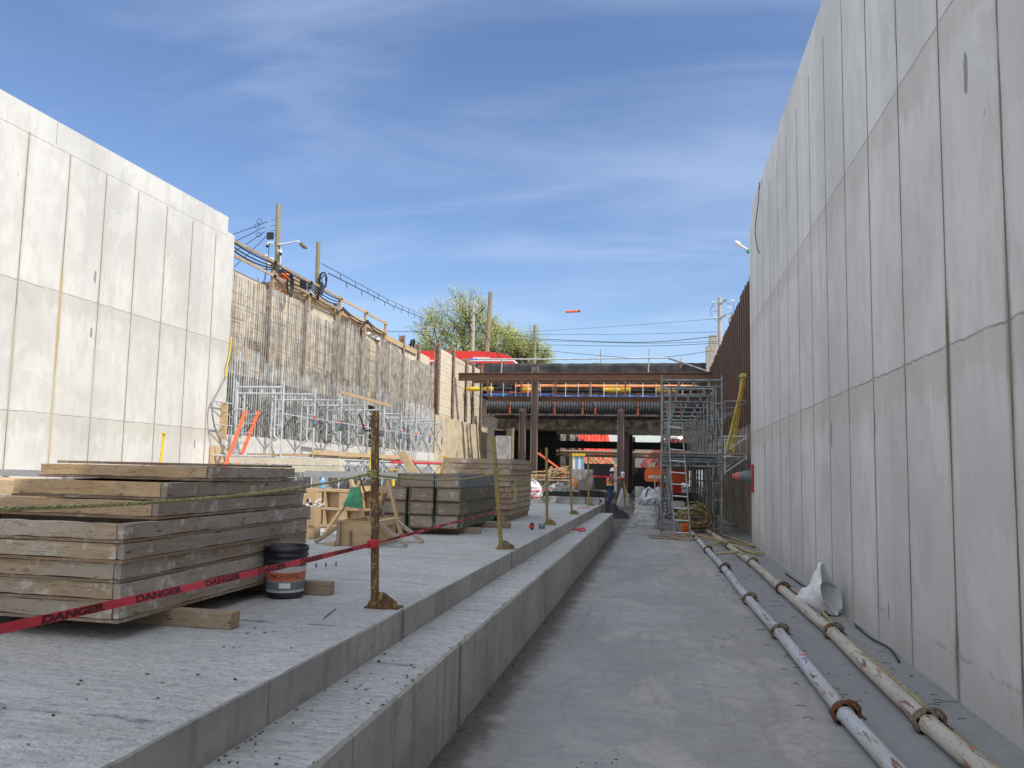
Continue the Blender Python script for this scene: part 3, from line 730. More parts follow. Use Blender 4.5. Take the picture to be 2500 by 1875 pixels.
# right-hand scaffold
sc = thing('scaffold', 'two-storey grey tube scaffold in shade between the bulk bag and the wall', 'scaffold', (.85, 29, 0))
fy = [20.3+2.13*i for i in range(10)]
for i, y in enumerate(fy):
    f = frame(.05, 1.56, y, 2.12, 4.16, .032).build('end_frame', M['galvd'], sc)
    f = frame(.03, 1.54, y, .12, 2.12, .032).build('end_frame', M['galvd'], sc)
    MB().tube([(.05, y-.04, 2.07), (1.56, y-.04, 2.07)], .034, 8).tube([(.05, y-.04, 1.92), (1.56, y-.04, 1.92)], .024, 8).build('deck_ledger', M['galvd'], sc)
    for x in (.03, 1.54):
        MB().tube([(x, y, .02), (x, y, .3)], .018, 6).bx(x-.07, x+.07, y-.07, y+.07, .006, .02).build('screw_leg', M['galvd'], sc)
    if i < 4:
        for z, L in ((3.48, .56), (2.58, .56), (2.07, .56)):
            MB().tube([(1.58, y, z), (1.58+L, y-.02, z+.01)], .022, 6).tube([(1.60, y, z-.42), (1.58+L, y-.02, z-.03)], .017, 6).tube([(1.62, y, z-.46), (1.62, y, z+.02)], .02, 6).bx(1.58+L-.01, 1.58+L+.01, y-.05, y+.03, z-.08, z+.06).build('side_bracket', M['galv'] if z < 3 else M['galvd'], sc)
for i, (a, b) in enumerate(zip(fy[:-1], fy[1:])):
    for x in (.05, 1.54):
        for z in (2.5, .5):
            MB().beam((x, a, z), (x, b, z+1.1), .028, .028).beam((x+.03, a, z+1.1), (x+.03, b, z), .028, .028).build('cross_brace', M['galvd'], sc)
for k in range(4):
    x = .25+.36*k
    one(MB().beam((x, 20.2, 2.14), (x, 39, 2.14), .33, .045, seg=8, jit=.005), 'scaffold_plank', M['gryy'], 'grey plank laid as decking on the shaded grey scaffold', 'plank', (x, 29, 2.12), 'decking planks on the shaded grey scaffold')
one(MB().beam((1.95, 20.2, 2.14), (1.95, 28, 2.14), .30, .045, seg=4, jit=.005), 'scaffold_plank', M['gryy'], 'grey plank on the side brackets next to the wall', 'plank', (1.95, 24, 2.12))

def ladder(name, label, b0, b1, t0, t1, mat, n, depth=.07, rmat=None, rw=.028):
    o = thing(name, label, 'ladder', tuple((Vector(b0)+Vector(b1))/2))
    side = (Vector(b1)-Vector(b0)).normalized(); d = (Vector(t0)-Vector(b0)).normalized(); nrm = side.cross(d)
    for b, t in ((b0, t0), (b1, t1)): MB().beam(b, t, rw, depth, up=nrm).build('side_rail', mat, o)
    for i in range(n):
        f = (i+.6)/n
        MB().tube([Vector(b0).lerp(Vector(t0), f), Vector(b1).lerp(Vector(t1), f)], .018, 6).build('rung', rmat or M['alu'], o)
    return o
ladder('ladder', 'orange ladder leaning on the silver scaffold', (-10.7, 17.12, .7), (-10.7, 17.62, .7), (-10.7, 18.41, 2.98), (-10.7, 19.09, 3.04), M['orangel'], 9, .09)
ladder('ladder', 'worn pale ladder leaning on the front of the shaded scaffold', (.34, 19.2, .01), (.72, 19.25, .01), (.19, 20.2, 2.92), (.55, 20.2, 2.88), M['galvd'], 10, .075)
o = thing('ladder', 'closed yellow stepladder propped upright above the shaded scaffold deck', 'ladder', (2.0, 20.6, 2.17))
for (b, t, ww) in (((1.62, 19.75, 2.2), (2.10, 20.1, 4.12), .06), ((1.90, 20.9, 2.19), (2.12, 20.3, 4.12), .05), ((1.80, 20.3, 2.2), (2.04, 20.3, 4.1), .04)):
    MB().beam(b, t, .035, ww*1.3).build('side_rail', M['fibre'], o)
MB().beam((1.86, 20.6, 2.4), (2.08, 20.28, 4.1), .02, .05).build('red_edge', M['red'], o)
MB().bx(2.0, 2.13, 20.0, 20.4, 4.08, 4.17).build('top_cap', M['fibre'], o)
for i in range(5):
    z = 2.5+.36*i; f = (z-2.2)/1.92
    MB().beam((1.62+.48*f, 19.75+.35*f, z), (1.8+.24*f, 20.3, z), .05, .02).build('step', M['alu'], o)
# traffic cone sitting sideways on the wall
o = thing('traffic_cone', 'small grey and red traffic cone stuck sideways on the tall grey wall', 'cone', (2.14, 18.95, 1.5))
MB().lathe([(.205,0),(.19,-.03),(.17,-.03),(.16,-.02),(.10,-.30)], (2.12, 18.9, 1.58), 20, 'x').build('sleeve', M['cone'], o)
MB().lathe([(.10,-.30),(.055,-.43),(.05,-.45),(0,-.45)], (2.12, 18.9, 1.58), 20, 'x').build('tip', simple('faded_red', (.52,.12,.10), .6), o)
MB().bx(2.10, 2.135, 18.65, 19.15, 1.22, 1.86).build('base', simple('dull_red', (.38,.03,.035), .6), o)

def hoarding(): pass
# ================================================================ FORMWORK STACKS
def form_panel(x0, x1, y0, y1, z0, h, label, group, wx, wy, open_top=False, jx=None):
    j = rnd.uniform(-.014, .014) if jx is None else jx
    x0 += j; x1 += j; y0 += rnd.uniform(-.022, .008); y1 += rnd.uniform(-.03, .03)
    o = thing('form_panel', label, 'form panel', ((x0+x1)/2, (y0+y1)/2, z0), group)
    t = .016; a = .036; jt = .0034
    MB().bx(x0-.006, x1+.004, y0-.005, y1, z0, z0+t-.002).build('plywood_sheet', M['ply'], o)
    MB().beam((x0, y0+a/2, z0+t+(h-t)/2), (x1-a-.004, y0+a/2, z0+t+(h-t)/2), a, h-t-.005, seg=14, jit=jt).build('front_board', wx, o)
    MB().beam((x1-a/2, y0+.003, z0+t+(h-t)/2), (x1-a/2, y1, z0+t+(h-t)/2), a, h-t-.004, seg=18, jit=jt).build('side_board', wy, o)
    MB().beam((x0+a/2, y0+a+.004, z0+t+(h-t)/2), (x0+a/2, y1, z0+t+(h-t)/2), a, h-t-.006).build('side_board', wy, o)
    MB().beam((x0+a+.004, y1-a/2, z0+t+(h-t)/2), (x1-a-.004, y1-a/2, z0+t+(h-t)/2), a, h-t-.006).build('back_board', wx, o)
    n = 4
    m = MB()
    for i in range(1, n): 
        yy = y0+(y1-y0)*i/n; m.bx(x0+a+.003, x1-a-.003, yy-.018, yy+.018, z0+t, z0+h-.012)
    m.build('stiffener', wx, o)
    return o
big = 'stacked form panels nearest the camera'
names = ['lowest form panel of the big stack beside the bucket', 'second form panel from the bottom of the big stack beside the bucket', 'third form panel from the bottom of the big stack beside the bucket',
         'fourth form panel from the bottom of the big stack beside the bucket', 'fifth form panel up the big stack, under the set-back ones']
z = .79
for i in range(5):
    form_panel(-3.93, -2.655, 3.49, 5.56-.02*(i % 2), z, .098, names[i], big, M['oldx'], M['gryy'], jx=rnd.uniform(-.014,.006)); z += .099
form_panel(-3.88, -2.66, 3.76, 5.50, 1.288, .096, 'tan form panel set back on the big stack, crossed by the rope', big, M['newx'], M['gryy'])
form_panel(-3.64, -2.66, 3.82, 5.52, 1.388, .098, 'tan form panel second from the top of the big stack', big, M['newx'], M['gryy'])
form_panel(-3.86, -2.66, 4.24, 5.30, 1.490, .084, 'short tan form panel on top of the big stack', big, M['newx'], M['gryy'])
one(MB().bx(-3.80, -2.67, 4.30, 5.28, 1.578, 1.594), 'plywood_sheet', M['ply'], 'thin brown plywood sheet topmost on the big stack', 'sheet', (-3.2, 4.8, 1.578))
one(MB().bx(-4.9, -3.96, 4.2, 4.9, 1.28, 1.46).bx(-4.9,-3.96,4.2,5.3,.7,1.27), 'form_panel', M['newx'], 'pale form panel just behind the left end of the big stack', 'form panel', (-4.4, 4.6, .7))
def tim(x0, x1, y0, y1, z0, z1, label, along='x', m=None, nm='timber'):
    mat = m or (M['timber'] if along == 'x' else M['timbery'])
    c = ((x0+x1)/2, (y0+y1)/2, (z0+z1)/2)
    if along == 'x': b = MB().beam((x0, c[1], c[2]), (x1, c[1], c[2]), y1-y0, z1-z0, seg=8, jit=.002)
    else: b = MB().beam((c[0], y0, c[2]), (c[0], y1, c[2]), x1-x0, z1-z0, seg=8, jit=.002)
    return one(b, nm, mat, label, 'timber', (c[0], c[1], z0))
tim(-3.9, -2.29, 3.90, 3.99, .703, .788, 'square timber under the near end of the big stack')
tim(-3.9, -2.26, 5.10, 5.19, .703, .788, 'square timber under the big stack behind the bucket')
tim(-4.0, -3.40, 3.22, 3.34, .703, .80, 'timber end poking in at the left edge below the red tape', m=M['gryx'])
tim(-2.9, -2.31, 2.33, 2.42, .703, .79, 'timber end at the lower left corner of the picture')
tim(-3.5, -2.90, 2.86, 2.93, .703, .80, 'short timber end with a rusty wire at the left edge')
one(MB().tube([(-2.9+.02*math.cos(a*.9)+a*.003, 2.86, .80+.02*math.sin(a*.9)) for a in range(14)], .0025, 4), 'tie_wire', M['rust'], 'curl of rusty tie wire at the left edge', 'wire', (-2.88, 2.86, .8))

# middle stack: box forms in three columns
cols = [(-3.76, -3.41), (-3.38, -3.03), (-3.00, -2.655)]
sides = [M['plygreen'], M['plyolive'], M['plyolive'], M['plyblue']]
cname = ['left', 'middle', 'right']; rname = ['bottom', 'second', 'third', 'top']
for r in range(4):
    for c, (a, b) in enumerate(cols):
        if r == 3 and c == 0: continue
        z0 = .79+.183*r; z1 = z0+.178
        j = rnd.uniform(-.012, .012)
        if r == 3 and c == 1: a -= .17; b -= .0
        a += j; b += j
        if r == 0 and c == 2: a -= .03; b -= .03
        y0 = 10.13+rnd.uniform(-.02, .02)
        o = thing('box_form', 'grey wooden box form in the %s row, %s column of the middle stack' % (rname[r], cname[c]), 'box form', ((a+b)/2, 11.2, z0), 'box forms in the middle stack')
        MB().bx(a+.018, b-.018, y0+.015, y0+.05, z0+.014, z1-.022).build('end_board', M['gryx'], o)
        MB().bx(b-.016, b, y0, 12.47, z0, z1).build('side_sheet', sides[r], o)
        MB().bx(a, a+.016, y0, 12.47, z0, z1).build('side_sheet', sides[r], o)
        MB().bx(a+.017, b-.017, y0, 12.46, z0, z0+.012).build('bottom_sheet', M['ply'], o)
        MB().bx(a+.017, b-.017, y0+.01, 12.46, z1-.02, z1-.006).build('top_sheet', M['ply'], o)
tim(-3.8, -2.46, 10.55, 10.64, .703, .788, 'dark timber under the front of the box form stack')
tim(-3.8, -2.28, 11.75, 11.84, .703, .788, 'timber under the rear of the box form stack')
# tall stack
z = .80
ordn = ['lowest', 'second', 'third', 'fourth', 'fifth', 'sixth', 'seventh', 'eighth', 'ninth', 'topmost']
for i in range(10):
    form_panel(-3.80, -2.57, 13.25, 15.40+.02*(i % 3), z, .098, ('%s form panel of the tall rear stack' % ordn[i]) if i in (0, 9) else '%s form panel up in the tall rear stack' % ordn[i], 'form panels of the tall rear stack', M['oldx'], M['oldy']); z += .0995
tim(-2.72, -2.63, 13.0, 15.5, .703, .797, 'timber under the right edge of the tall rear stack', 'y')
tim(-3.7, -3.6, 13.1, 15.5, .703, .797, 'timber under the left edge of the tall rear stack', 'y')

# braced open box form on the slab
o = thing('box_form', 'open braced plywood box form around a steel post, red tape passing in front', 'box form', (-3.4, 8.75, .7))
MB().bx(-3.60, -3.20, 8.30, 8.318, .705, .985).build('front_sheet', M['plyface'], o)
MB().bx(-3.218, -3.20, 8.32, 9.12, .705, .985).build('side_sheet', M['plyface'], o)
MB().bx(-3.60, -3.582, 8.32, 9.12, .705, .985).build('side_sheet', M['plyface'], o)
MB().bx(-3.58, -3.22, 9.10, 9.12, .705, .985).build('back_sheet', M['plyface'], o)
MB().bx(-3.60, -3.565, 8.262, 8.298, .705, .98).build('corner_stud', M['gryz'], o)
MB().bx(-3.198, -3.155, 8.32, 9.16, .92, .985).build('waler', M['newy'], o)
MB().bx(-3.198, -3.155, 8.30, 9.16, .703, .75).build('waler', M['newy'], o)
MB().bx(-3.45, -3.43, 8.27, 8.298, .705, .87).build('stake', M['ply'], o)
for a, b in (((-3.15, 8.42, .955), (-2.82, 8.42, .72)), ((-3.15, 8.98, .955), (-2.80, 8.98, .72)), ((-3.61, 8.42, .93), (-3.92, 8.42, .72)), ((-3.61, 8.98, .93), (-3.88, 8.98, .72))):
    MB().beam(a, b, .07, .035).build('brace', M['oldx'], o)
MB().bx(-3.72, -3.61, 8.26, 8.42, .703, .735).build('foot_block', M['newx'], o)
o = thing('steel_post', 'blue-grey steel post standing in the braced box form', 'post', (-3.36, 8.7, .7))
MB().tube([(-3.36, 8.7, .7), (-3.345, 8.7, 1.53)], .022, 10).build('tube', M['galvd'], o)
MB().bx(-3.39, -3.30, 8.66, 8.74, 1.50, 1.56).build('head', M['black'], o)
MB().tube(smoothpath([(-3.33, 8.68, 1.49), (-3.28, 8.68, 1.44), (-3.30, 8.68, 1.38), (-3.38, 8.69, 1.35)]), .006, 5).build('lever', M['cable'], o)
one(MB().tube(smoothpath([(-3.39, 8.62, 1.52), (-3.47, 8.6, 1.40), (-3.45, 8.6, 1.26), (-3.36, 8.6, 1.18), (-3.22, 8.6, 1.2)]), .005, 5), 'bent_bar', M['rust'], 'thin bent rusty bar looped around the steel post', 'bar', (-3.4, 8.6, 1.2))
one(MB().tube(smoothpath([(-3.34, 8.75, .98), (-3.26, 8.75, 1.0), (-3.22, 8.75, 1.08), (-3.27, 8.75, 1.15), (-3.33, 8.75, 1.17)]), .010, 6), 'cable', M['galvd'], 'grey cable bowed beside the steel post', 'cable', (-3.3, 8.75, .98))

# sunlit waffle-framed form
o = thing('wall_form', 'sunlit plywood wall form framed in pigeonholes behind the cardboard box', 'form', (-4.4, 10.5, .7))
MB().bx(-4.92, -3.95, 10.62, 10.64, .72, 1.26).build('plywood_sheet', M['plyface'], o)
for z in (.72, .965, 1.225): MB().bx(-4.92, -3.95, 10.50, 10.618, z, z+.036).build('rail', M['newx'], o)
for x in (-4.92, -4.80, -4.56, -4.47, -4.22, -4.02):
    MB().bx(x, x+(.09 if x in (-4.56, -4.92) else .036), 10.505, 10.612, .758, .963).bx(x, x+(.09 if x in (-4.56, -4.92) else .036), 10.505, 10.612, 1.003, 1.223).build('stud', M['newz'], o)
o = thing('trestle', 'splayed pale timber trestle behind the green plywood piece', 'trestle', (-4.0, 9.6, .7))
for a, b in (((-3.98, 9.5, 1.45), (-3.66, 9.45, .72)), ((-3.86, 9.6, 1.42), (-4.30, 9.5, .72)), ((-3.60, 9.9, 1.42), (-3.36, 9.8, .72)), ((-3.6, 9.95, 1.4), (-3.85, 9.9, .72))):
    MB().beam(a, b, .035, .07, up=(0,1,0)).build('leg', M['newz'], o)
MB().beam((-4.0, 9.55, 1.30), (-3.55, 9.9, 1.30), .03, .09).build('cross_piece', M['newx'], o)
one(MB().prism([(-3.93, 1.09), (-3.66, 1.08), (-3.72, 1.34), (-3.83, 1.34)], 9.18, 9.20, 'y'), 'plywood_offcut', M['green'], 'bright green trapezoid plywood offcut hung on the timber trestle', 'plywood', (-3.8, 9.19, 1.08))
o = thing('cardboard_box', 'upright cardboard box stuffed with bottles beside the big stack', 'box', (-4.28, 9.0, .703))
MB().bx(-4.40, -4.18, 8.92, 9.10, .703, 1.06).build('carton', M['cardboard'], o)
vs, fs = text2d('IPG', .05)
MB().add([(-4.255+x, 8.917, .83+y) for x, y in vs], fs).build('lettering', M['ink'], o)
for i in range(9):
    c = Vector((-4.38+.022*i, 8.97+.05*(i % 3), 1.08+.02*(i % 4)))
    one(MB().tube([c, c+Vector((rnd.uniform(-.05,.08), rnd.uniform(-.03,.02), rnd.uniform(0,.06)))], .016, 6), 'bottle', M['black'] if i % 3 == 0 else M['bagw'], 'crumpled bottle in the top of the cardboard box', 'bottle', tuple(c), 'bottles in the cardboard box')
o = one(MB().lathe([(0,0),(.04,0),(.045,.02),(.045,.12),(.02,.16),(.015,.17),(0,.17)], (-5.05, 11.0, 1.25), 16), 'water_bottle', M['glassblue'], 'blue water jug standing above the sunlit wall form', 'bottle', (-5.05, 11.0, 1.25))
one(MB().bx(-5.3, -4.6, 10.9, 11.15, .703, 1.249), 'work_bench', M['plyface'], 'low plywood bench behind the sunlit wall form', 'bench', (-4.95, 11, .7))

# grey walers on stands
def waler(x0, x1, y, z, label):
    o = thing('waler_rail', label, 'rail', ((x0+x1)/2, y, .7))
    MB().bx(x0, x1, y-.05, y+.05, z, z+.11).build('beam', M['alugray'], o)
    x = x0+.25
    while x < x1:
        MB().beam((x, y+.08, .70), (x, y+.08, z+.08), .09, .04).build('stand', M['gryz'], o); x += 1.15
waler(-11.2, -5.6, 11.2, 1.30, 'long grey waler beam left of the cardboard box, in the sun')
waler(-5.9, -3.45, 12.2, 1.40, 'grey waler beam on stands behind the yellow post')
for k in range(2):
    one(MB().beam((-9.0+.05*k, 15.0, 1.52+.155*k), (-6.5, 15.05, 1.52+.155*k), .3, .135, seg=10, jit=.004), 'timber', M['pale'], ('lower' if k == 0 else 'upper')+' of two heavy sunlit timbers beside the orange ladder', 'timber', (-7.7, 15, 1.44+.155*k))
for x in (-8.6, -6.9): one(MB().bx(x-.15, x+.15, 14.9, 15.15, .703, 1.443), 'timber_crib', M['gryx'], 'grey timber crib under the '+('left' if x < -8 else 'right')+' end of the two heavy sunlit timbers', 'crib', (x, 15, .7))
for (a, b, lb) in (((-4.27, 12.3, 1.86), (-3.96, 12.3, 1.42), 'pale plank leaning on the grey waler beam'),):
    one(MB().beam(a, b, .035, .13, up=(1,0,.6)), 'plank', M['newx'], lb, 'plank', b)
def prop(x, y, z0, z1, lean, label, mat='yellow'):
    o = thing('steel_prop', label, 'prop', (x, y, z0))
    MB().tube([(x, y, z0), (x+lean, y, z1)], .03, 8).build('tube', M[mat], o)
    MB().bx(x+lean-.07, x+lean+.07, y-.05, y+.05, z1, z1+.02).build('head_plate', M[mat], o)
prop(-5.0, 13, .72, 1.86, -.03, 'yellow steel prop just left of the near yellow post')
prop(-4.62, 13, .72, 1.55, -.02, 'yellow steel prop just right of the near yellow post')
prop(-3.95, 13.4, 1.2, 1.80, .14, 'slanting yellow steel prop behind the middle stack')
prop(-10.9, 15.3, 1.3, 2.22, .05, 'yellow steel prop in front of the sunlit wall end')
prop(-7.1, 18.2, 1.55, 2.0, .02, 'short yellow prop above the heavy sunlit timbers')
o = one(MB().beam((-11.45, 18.55, 2.25), (-11.45, 18.55, 3.2), .05, .3), 'plywood_strip', M['plyface'], 'upright plywood strip at the end of the sunlit wall', 'plywood', (-11.45, 18.55, 2.2))
one(MB().bx(-11.47, -11.40, 18.1, 18.75, .703, 2.05), 'plywood_sheet', M['plyface'], 'brown plywood sheet closing the foot of the sunlit wall end', 'plywood', (-11.44, 18.4, .7))
one(MB().tube(smoothpath([(-11.44, 18.6, 3.9), (-11.42, 18.2, 3.4), (-11.35, 17.9, 3.1), (-11.3, 17.95, 2.6), (-11.2, 18.15, 2.1), (-11.1, 18.3, 1.5), (-11.0, 18.5, 1.0)]), .022, 6), 'conduit', M['galvd'], 'grey conduit snaking down the end of the sunlit wall', 'cable', (-11.3, 18.2, 1))
one(MB().tube(smoothpath([(-11.44, 18.62, 3.85), (-11.42, 18.6, 4.2), (-11.44, 18.72, 4.5), (-11.46, 18.8, 5)]), .018, 6), 'air_hose', M['yellow'], 'yellow hose at the upper end of the grey conduit', 'hose', (-11.44, 18.6, 4))

# ================================================================ STANCHIONS, ROPE, TAPE
def stanchion(x, y, h, lean, label, worn, hooks=1):
    o = thing('barrier_post', label, 'post', (x, y, .7))
    mt = M['ypost'] if worn else M['ypost2']
    up = (0, 1, 0)
    a = Vector((x, y, .715)); b = Vector((x+lean, y, .7+h))
    w = .041
    MB().beam(a, b, w, .006, up).beam(a+Vector((w/2-.003, .021, 0)), b+Vector((w/2-.003, .021, 0)), .006, .036, up).beam(a+Vector((-w/2+.003, .021, 0)), b+Vector((-w/2+.003, .021, 0)), .006, .036, up).build('channel', mt, o)
    MB().prism([(x+.022, .712), (x+.155, .712), (x+.15, .745), (x+.06, .80), (x+.022, .80)], y+.01, y+.018, 'y').build('gusset', mt if not hooks == 3 else M['clamp'], o)
    MB().prism([(x-.022, .712), (x-.05, .712), (x-.04, .74), (x-.022, .76)], y+.01, y+.018, 'y').build('gusset', mt, o)
    MB().bx(x-.055, x+.17, y-.03, y+.09, .703, .712).build('base_plate', M['rust'] if worn else mt, o)
    if hooks:
        for zz in (1.84, 1.44):
            f = (zz-.7)/h
            px = x+lean*f-.024
            MB().tube(smoothpath([(px+.01, y, zz), (px-.035, y, zz-.006), (px-.05, y, zz+.02), (px-.085, y, zz+.105)], 4), .006 if worn else .004, 5).build('hook', M['rust'] if worn else mt, o)
    return o
P = [(-1.85, .85, 1.27, -.02), (-1.80, 4.76, 1.265, -.045), (-1.78, 8.67, 1.28, -.12), (-1.86, 12.85, 1.29, -.03), (-1.83, 16.24, 1.27, -.05), (-1.87, 20.6, 1.30, -.03)]
lab = [None, 'rusty yellow barrier post nearest the camera, tape knotted round it', 'yellow barrier post with a grey foot, right of the box form stack', 'yellow barrier post beside the small black tape measure',
       'yellow barrier post on the kerb, left of the surveyor', 'farthest yellow barrier post at the end of the slab']
for i in range(1, 6): stanchion(*P[i], lab[i], i == 1, (0, 1, 3, 1, 0, 0)[i])
def strands(pts, r, pitch=.045, name='rope', mat=None, label='', org=(0,0,0)):
    L = [0]
    for a, b in zip(pts[:-1], pts[1:]): L.append(L[-1]+(b-a).length)
    n = int(L[-1]/pitch*5); out = []
    m = MB()
    for s in range(3):
        q = []
        for i in range(n+1):
            d = L[-1]*i/n; k = max(j for j in range(len(L)) if L[j] <= d+1e-9); k = min(k, len(pts)-2)
            p = pts[k].lerp(pts[k+1], (d-L[k])/max(1e-6, L[k+1]-L[k]))
            t = (pts[k+1]-pts[k]).normalized(); a = t.cross(Vector((0,0,1))).normalized(); b = a.cross(t)
            an = 2*PI*(d/pitch/3*1.5+s/3)
            q.append(p+(a*math.cos(an)+b*math.sin(an))*r*.55)
        m.tube(q, r*.62, 5)
    return one(m, name, mat, label, 'rope', org)
strands(sag((-1.86, .87, 1.50), (-1.87, 4.74, 1.55), .075, 14), .0068, .05, 'rope', M['rope'], 'yellow-green rope sagging in front of the big stack', (-1.86, 2.8, 1.4))
strands(sag((-1.87, 4.78, 1.55), (-1.88, 8.65, 1.555), .055, 12), .0075, .08, 'rope', M['rope'], 'yellow-green rope between the first and second barrier posts in view', (-1.87, 6.7, 1.5))
one(MB().tube(sag((-1.88, 8.69, 1.555), (-1.90, 12.83, 1.51), .08, 14), .008, 6), 'rope', M['rope'], 'yellow-green rope with a hanging knot in front of the tall rear stack', 'rope', (-1.88, 10.7, 1.45))
one(MB().tube(sag((-1.90, 12.87, 1.51), (-1.88, 16.2, 1.5), .07, 10), .007, 5), 'rope', M['rope'], 'yellow-green rope between the two far barrier posts', 'rope', (-1.88, 14.5, 1.4))
one(MB().tube(sag((-1.88, 16.28, 1.5), (-1.90, 20.6, 1.55), .09, 10), .007, 5), 'rope', M['rope'], 'yellow-green rope ending at the farthest barrier post', 'rope', (-1.88, 18.5, 1.4))
kn = thing('knot', 'frayed yellow knot hanging from the rope before the tall rear stack', 'rope', (-1.885, 10.1, 1.43))
MB().tube([(-1.885, 10.1+.03*math.cos(a), 1.445+.025*math.sin(a)) for a in [k*.8 for k in range(8)]], .012, 5, closed=True).build('loop', M['rope'], kn)
for dy, dz in ((-.13, -.24), (.05, -.25), (-.20, -.05), (-.02, -.12)):
    MB().tube(smoothpath([(-1.885, 10.1, 1.43), (-1.88, 10.1+dy*.4, 1.43+dz*.4), (-1.885, 10.1+dy, 1.43+dz)]), .008, 5).build('tail', M['rope'], kn)
def tape(p0, p1, d, w, label, words, tw=0.0, seed=1):
    n = 40; pts = sag(p0, p1, d, n); m = MB(); vs = []; fs = []
    rr = random.Random(seed)
    def fr(f):
        k = min(int(f*n), n-1); p = pts[k].lerp(pts[k+1], f*n-k)
        an = tw*math.sin(f*7+seed)+.18*math.sin(f*23)
        return p, Vector((math.sin(an), 0, math.cos(an))), an
    for i in range(n+1):
        p, u, an = fr(i/n); nn = Vector((math.cos(an), 0, -math.sin(an)))*.0004
        vs += [p-u*w/2+nn, p+u*w/2+nn, p+u*w/2-nn, p-u*w/2-nn]
    for i in range(n):
        for q in range(4): fs.append((i*4+q, i*4+(q+1) % 4, i*4+4+(q+1) % 4, i*4+4+q))
    o = one(m.add(vs, fs, False), 'danger_tape', M['redtape'], label, 'tape', p0)
    L = (Vector(p1)-Vector(p0)).length
    tv, tf = text2d('DANGER', w*1.2, w*.055); wd = max(x for x, y in tv); s = .27/wd
    lm = MB()
    for c in words:
        out = []
        for x, y in tv:
            f = min(max((c-.135+x*s)/L, 0), 1)
            p, u, an = fr(f); nn = Vector((math.cos(an), 0, -math.sin(an)))
            out.append(p+u*((y-w*.42)*.92)+nn*.0013)
        lm.add(out, tf)
    if words: lm.build('lettering', M['inkdark'], o)
    return o
tape((-1.845, .9, 1.135), (-1.828, 4.735, 1.102), .012, .030, 'red DANGER tape stretched in front of the big stack and bucket', [.45+.425*i for i in range(8)], .25, 1)
tape((-1.815, 4.79, 1.105), (-1.84, 8.65, 1.122), -.004, .022, 'red tape between the rusty post and the second yellow post', [.35+.425*i for i in range(8)], .5, 2)
tape((-1.84, 8.69, 1.122), (-2.55, 13.2, 1.10), .0, .02, 'twisted red tape running off to the tall rear stack', [], .8, 3)
m = MB()
for q in range(5): m.tube([(-1.822+.034*math.cos(a*.7), 4.765+.034*math.sin(a*.7), 1.085+.01*q+.004*math.sin(a)) for a in range(9)], .007, 5, closed=True)
one(m, 'tape_knot', M['redtape'], 'wad of red tape knotted round the rusty yellow post', 'tape', (-1.822, 4.765, 1.08))
m = MB()
for q in range(4): m.tube([(-1.842+.03*math.cos(a*.7), 4.765+.03*math.sin(a*.7), 1.535+.012*q) for a in range(9)], .007, 5, closed=True)
one(m, 'rope_knot', M['rope'], 'rope hitch round the top half of the rusty yellow post', 'rope', (-1.842, 4.765, 1.53))

# ---------------------------------------------------------------- bucket
o = thing('bucket', 'dented black pail with a torn orange and grey label beside the big stack', 'bucket', (-2.53, 4.98, .702))
c = (-2.53, 4.98, .703)
MB().lathe([(0,.0),(.118,0),(.122,.01),(.1255,.05),(.137,.225),(.139,.235),(.147,.238),(.147,.248),(.140,.25),(.142,.275),(.150,.278),(.150,.287),(.143,.289),(.144,.31),(.151,.313),(.151,.323),(.146,.345),(.139,.345),(.136,.30),(.120,.02),(0,.02)], c, 40).build('pail', simple('black_pail_plastic', (.03,.034,.045), .45, var=.5, scale=9, vv=0), o)
def label_mat():
    t = NT('pail_label'); co = t.co(); z = t.sep(co)[2]
    n = t.noise(co, 14, 5, .7)
    c = t.mix(t.st(n, .3, .7), (.42,.42,.40), (.56,.56,.54))
    c = t.mix(t.ma('MULTIPLY', t.st(z, .178, .176), t.st(z, .118, .120)), c, (.50,.13,.05))
    c = t.mix(t.ma('MULTIPLY', t.st(z, .117, .115), t.st(z, .058, .060)), c, (.16,.18,.19))
    c = t.mix(t.st(t.noise(co, 26, 5, .75), .60, .64), c, (.10,.11,.13))
    return t.bsdf(c, .55, 0., t.bump(n, .2, .003))
MB().lathe([(.1268,.040),(.1276,.052),(.1366,.212),(.1360,.214)], c, 40).build('label', label_mat(), o)
vs, fs = text2d('NICH-COTE', .034)
wd = max(x for x, y in vs); out = []
for x, y in vs:
    a = -PI/2+.42+(x-wd/2)/.1345; h = .150+y; r = .1272+(h-.05)*.0525+.0015
    out.append((c[0]+r*math.cos(a), c[1]+r*math.sin(a), c[2]+h-.012))
MB().add(out, fs).build('lettering', M['ink'], o)
pm = MB()
for (a0, a1, h0, h1) in ((-.3, .28, .070, .105),):
    q = []
    for i in range(9):
        a = -PI/2+.45+a0+(a1-a0)*i/8
        for h in (h0, h1):
            r = .1268+(h-.05)*.056+.0018; q.append((c[0]+r*math.cos(a), c[1]+r*math.sin(a), c[2]+h))
    pm.add(q, [(2*i, 2*i+1, 2*i+3, 2*i+2) for i in range(8)])
pm.build('white_panel', M['white'], o)
MB().tube(smoothpath([(c[0]-.15, c[1]-.02, c[2]+.27), (c[0]-.15, c[1]-.10, c[2]+.19), (c[0]-.07, c[1]-.145, c[2]+.155), (c[0]-.02, c[1]-.148, c[2]+.13)], 5), .0028, 5).build('wire_handle', M['galvd'], o)

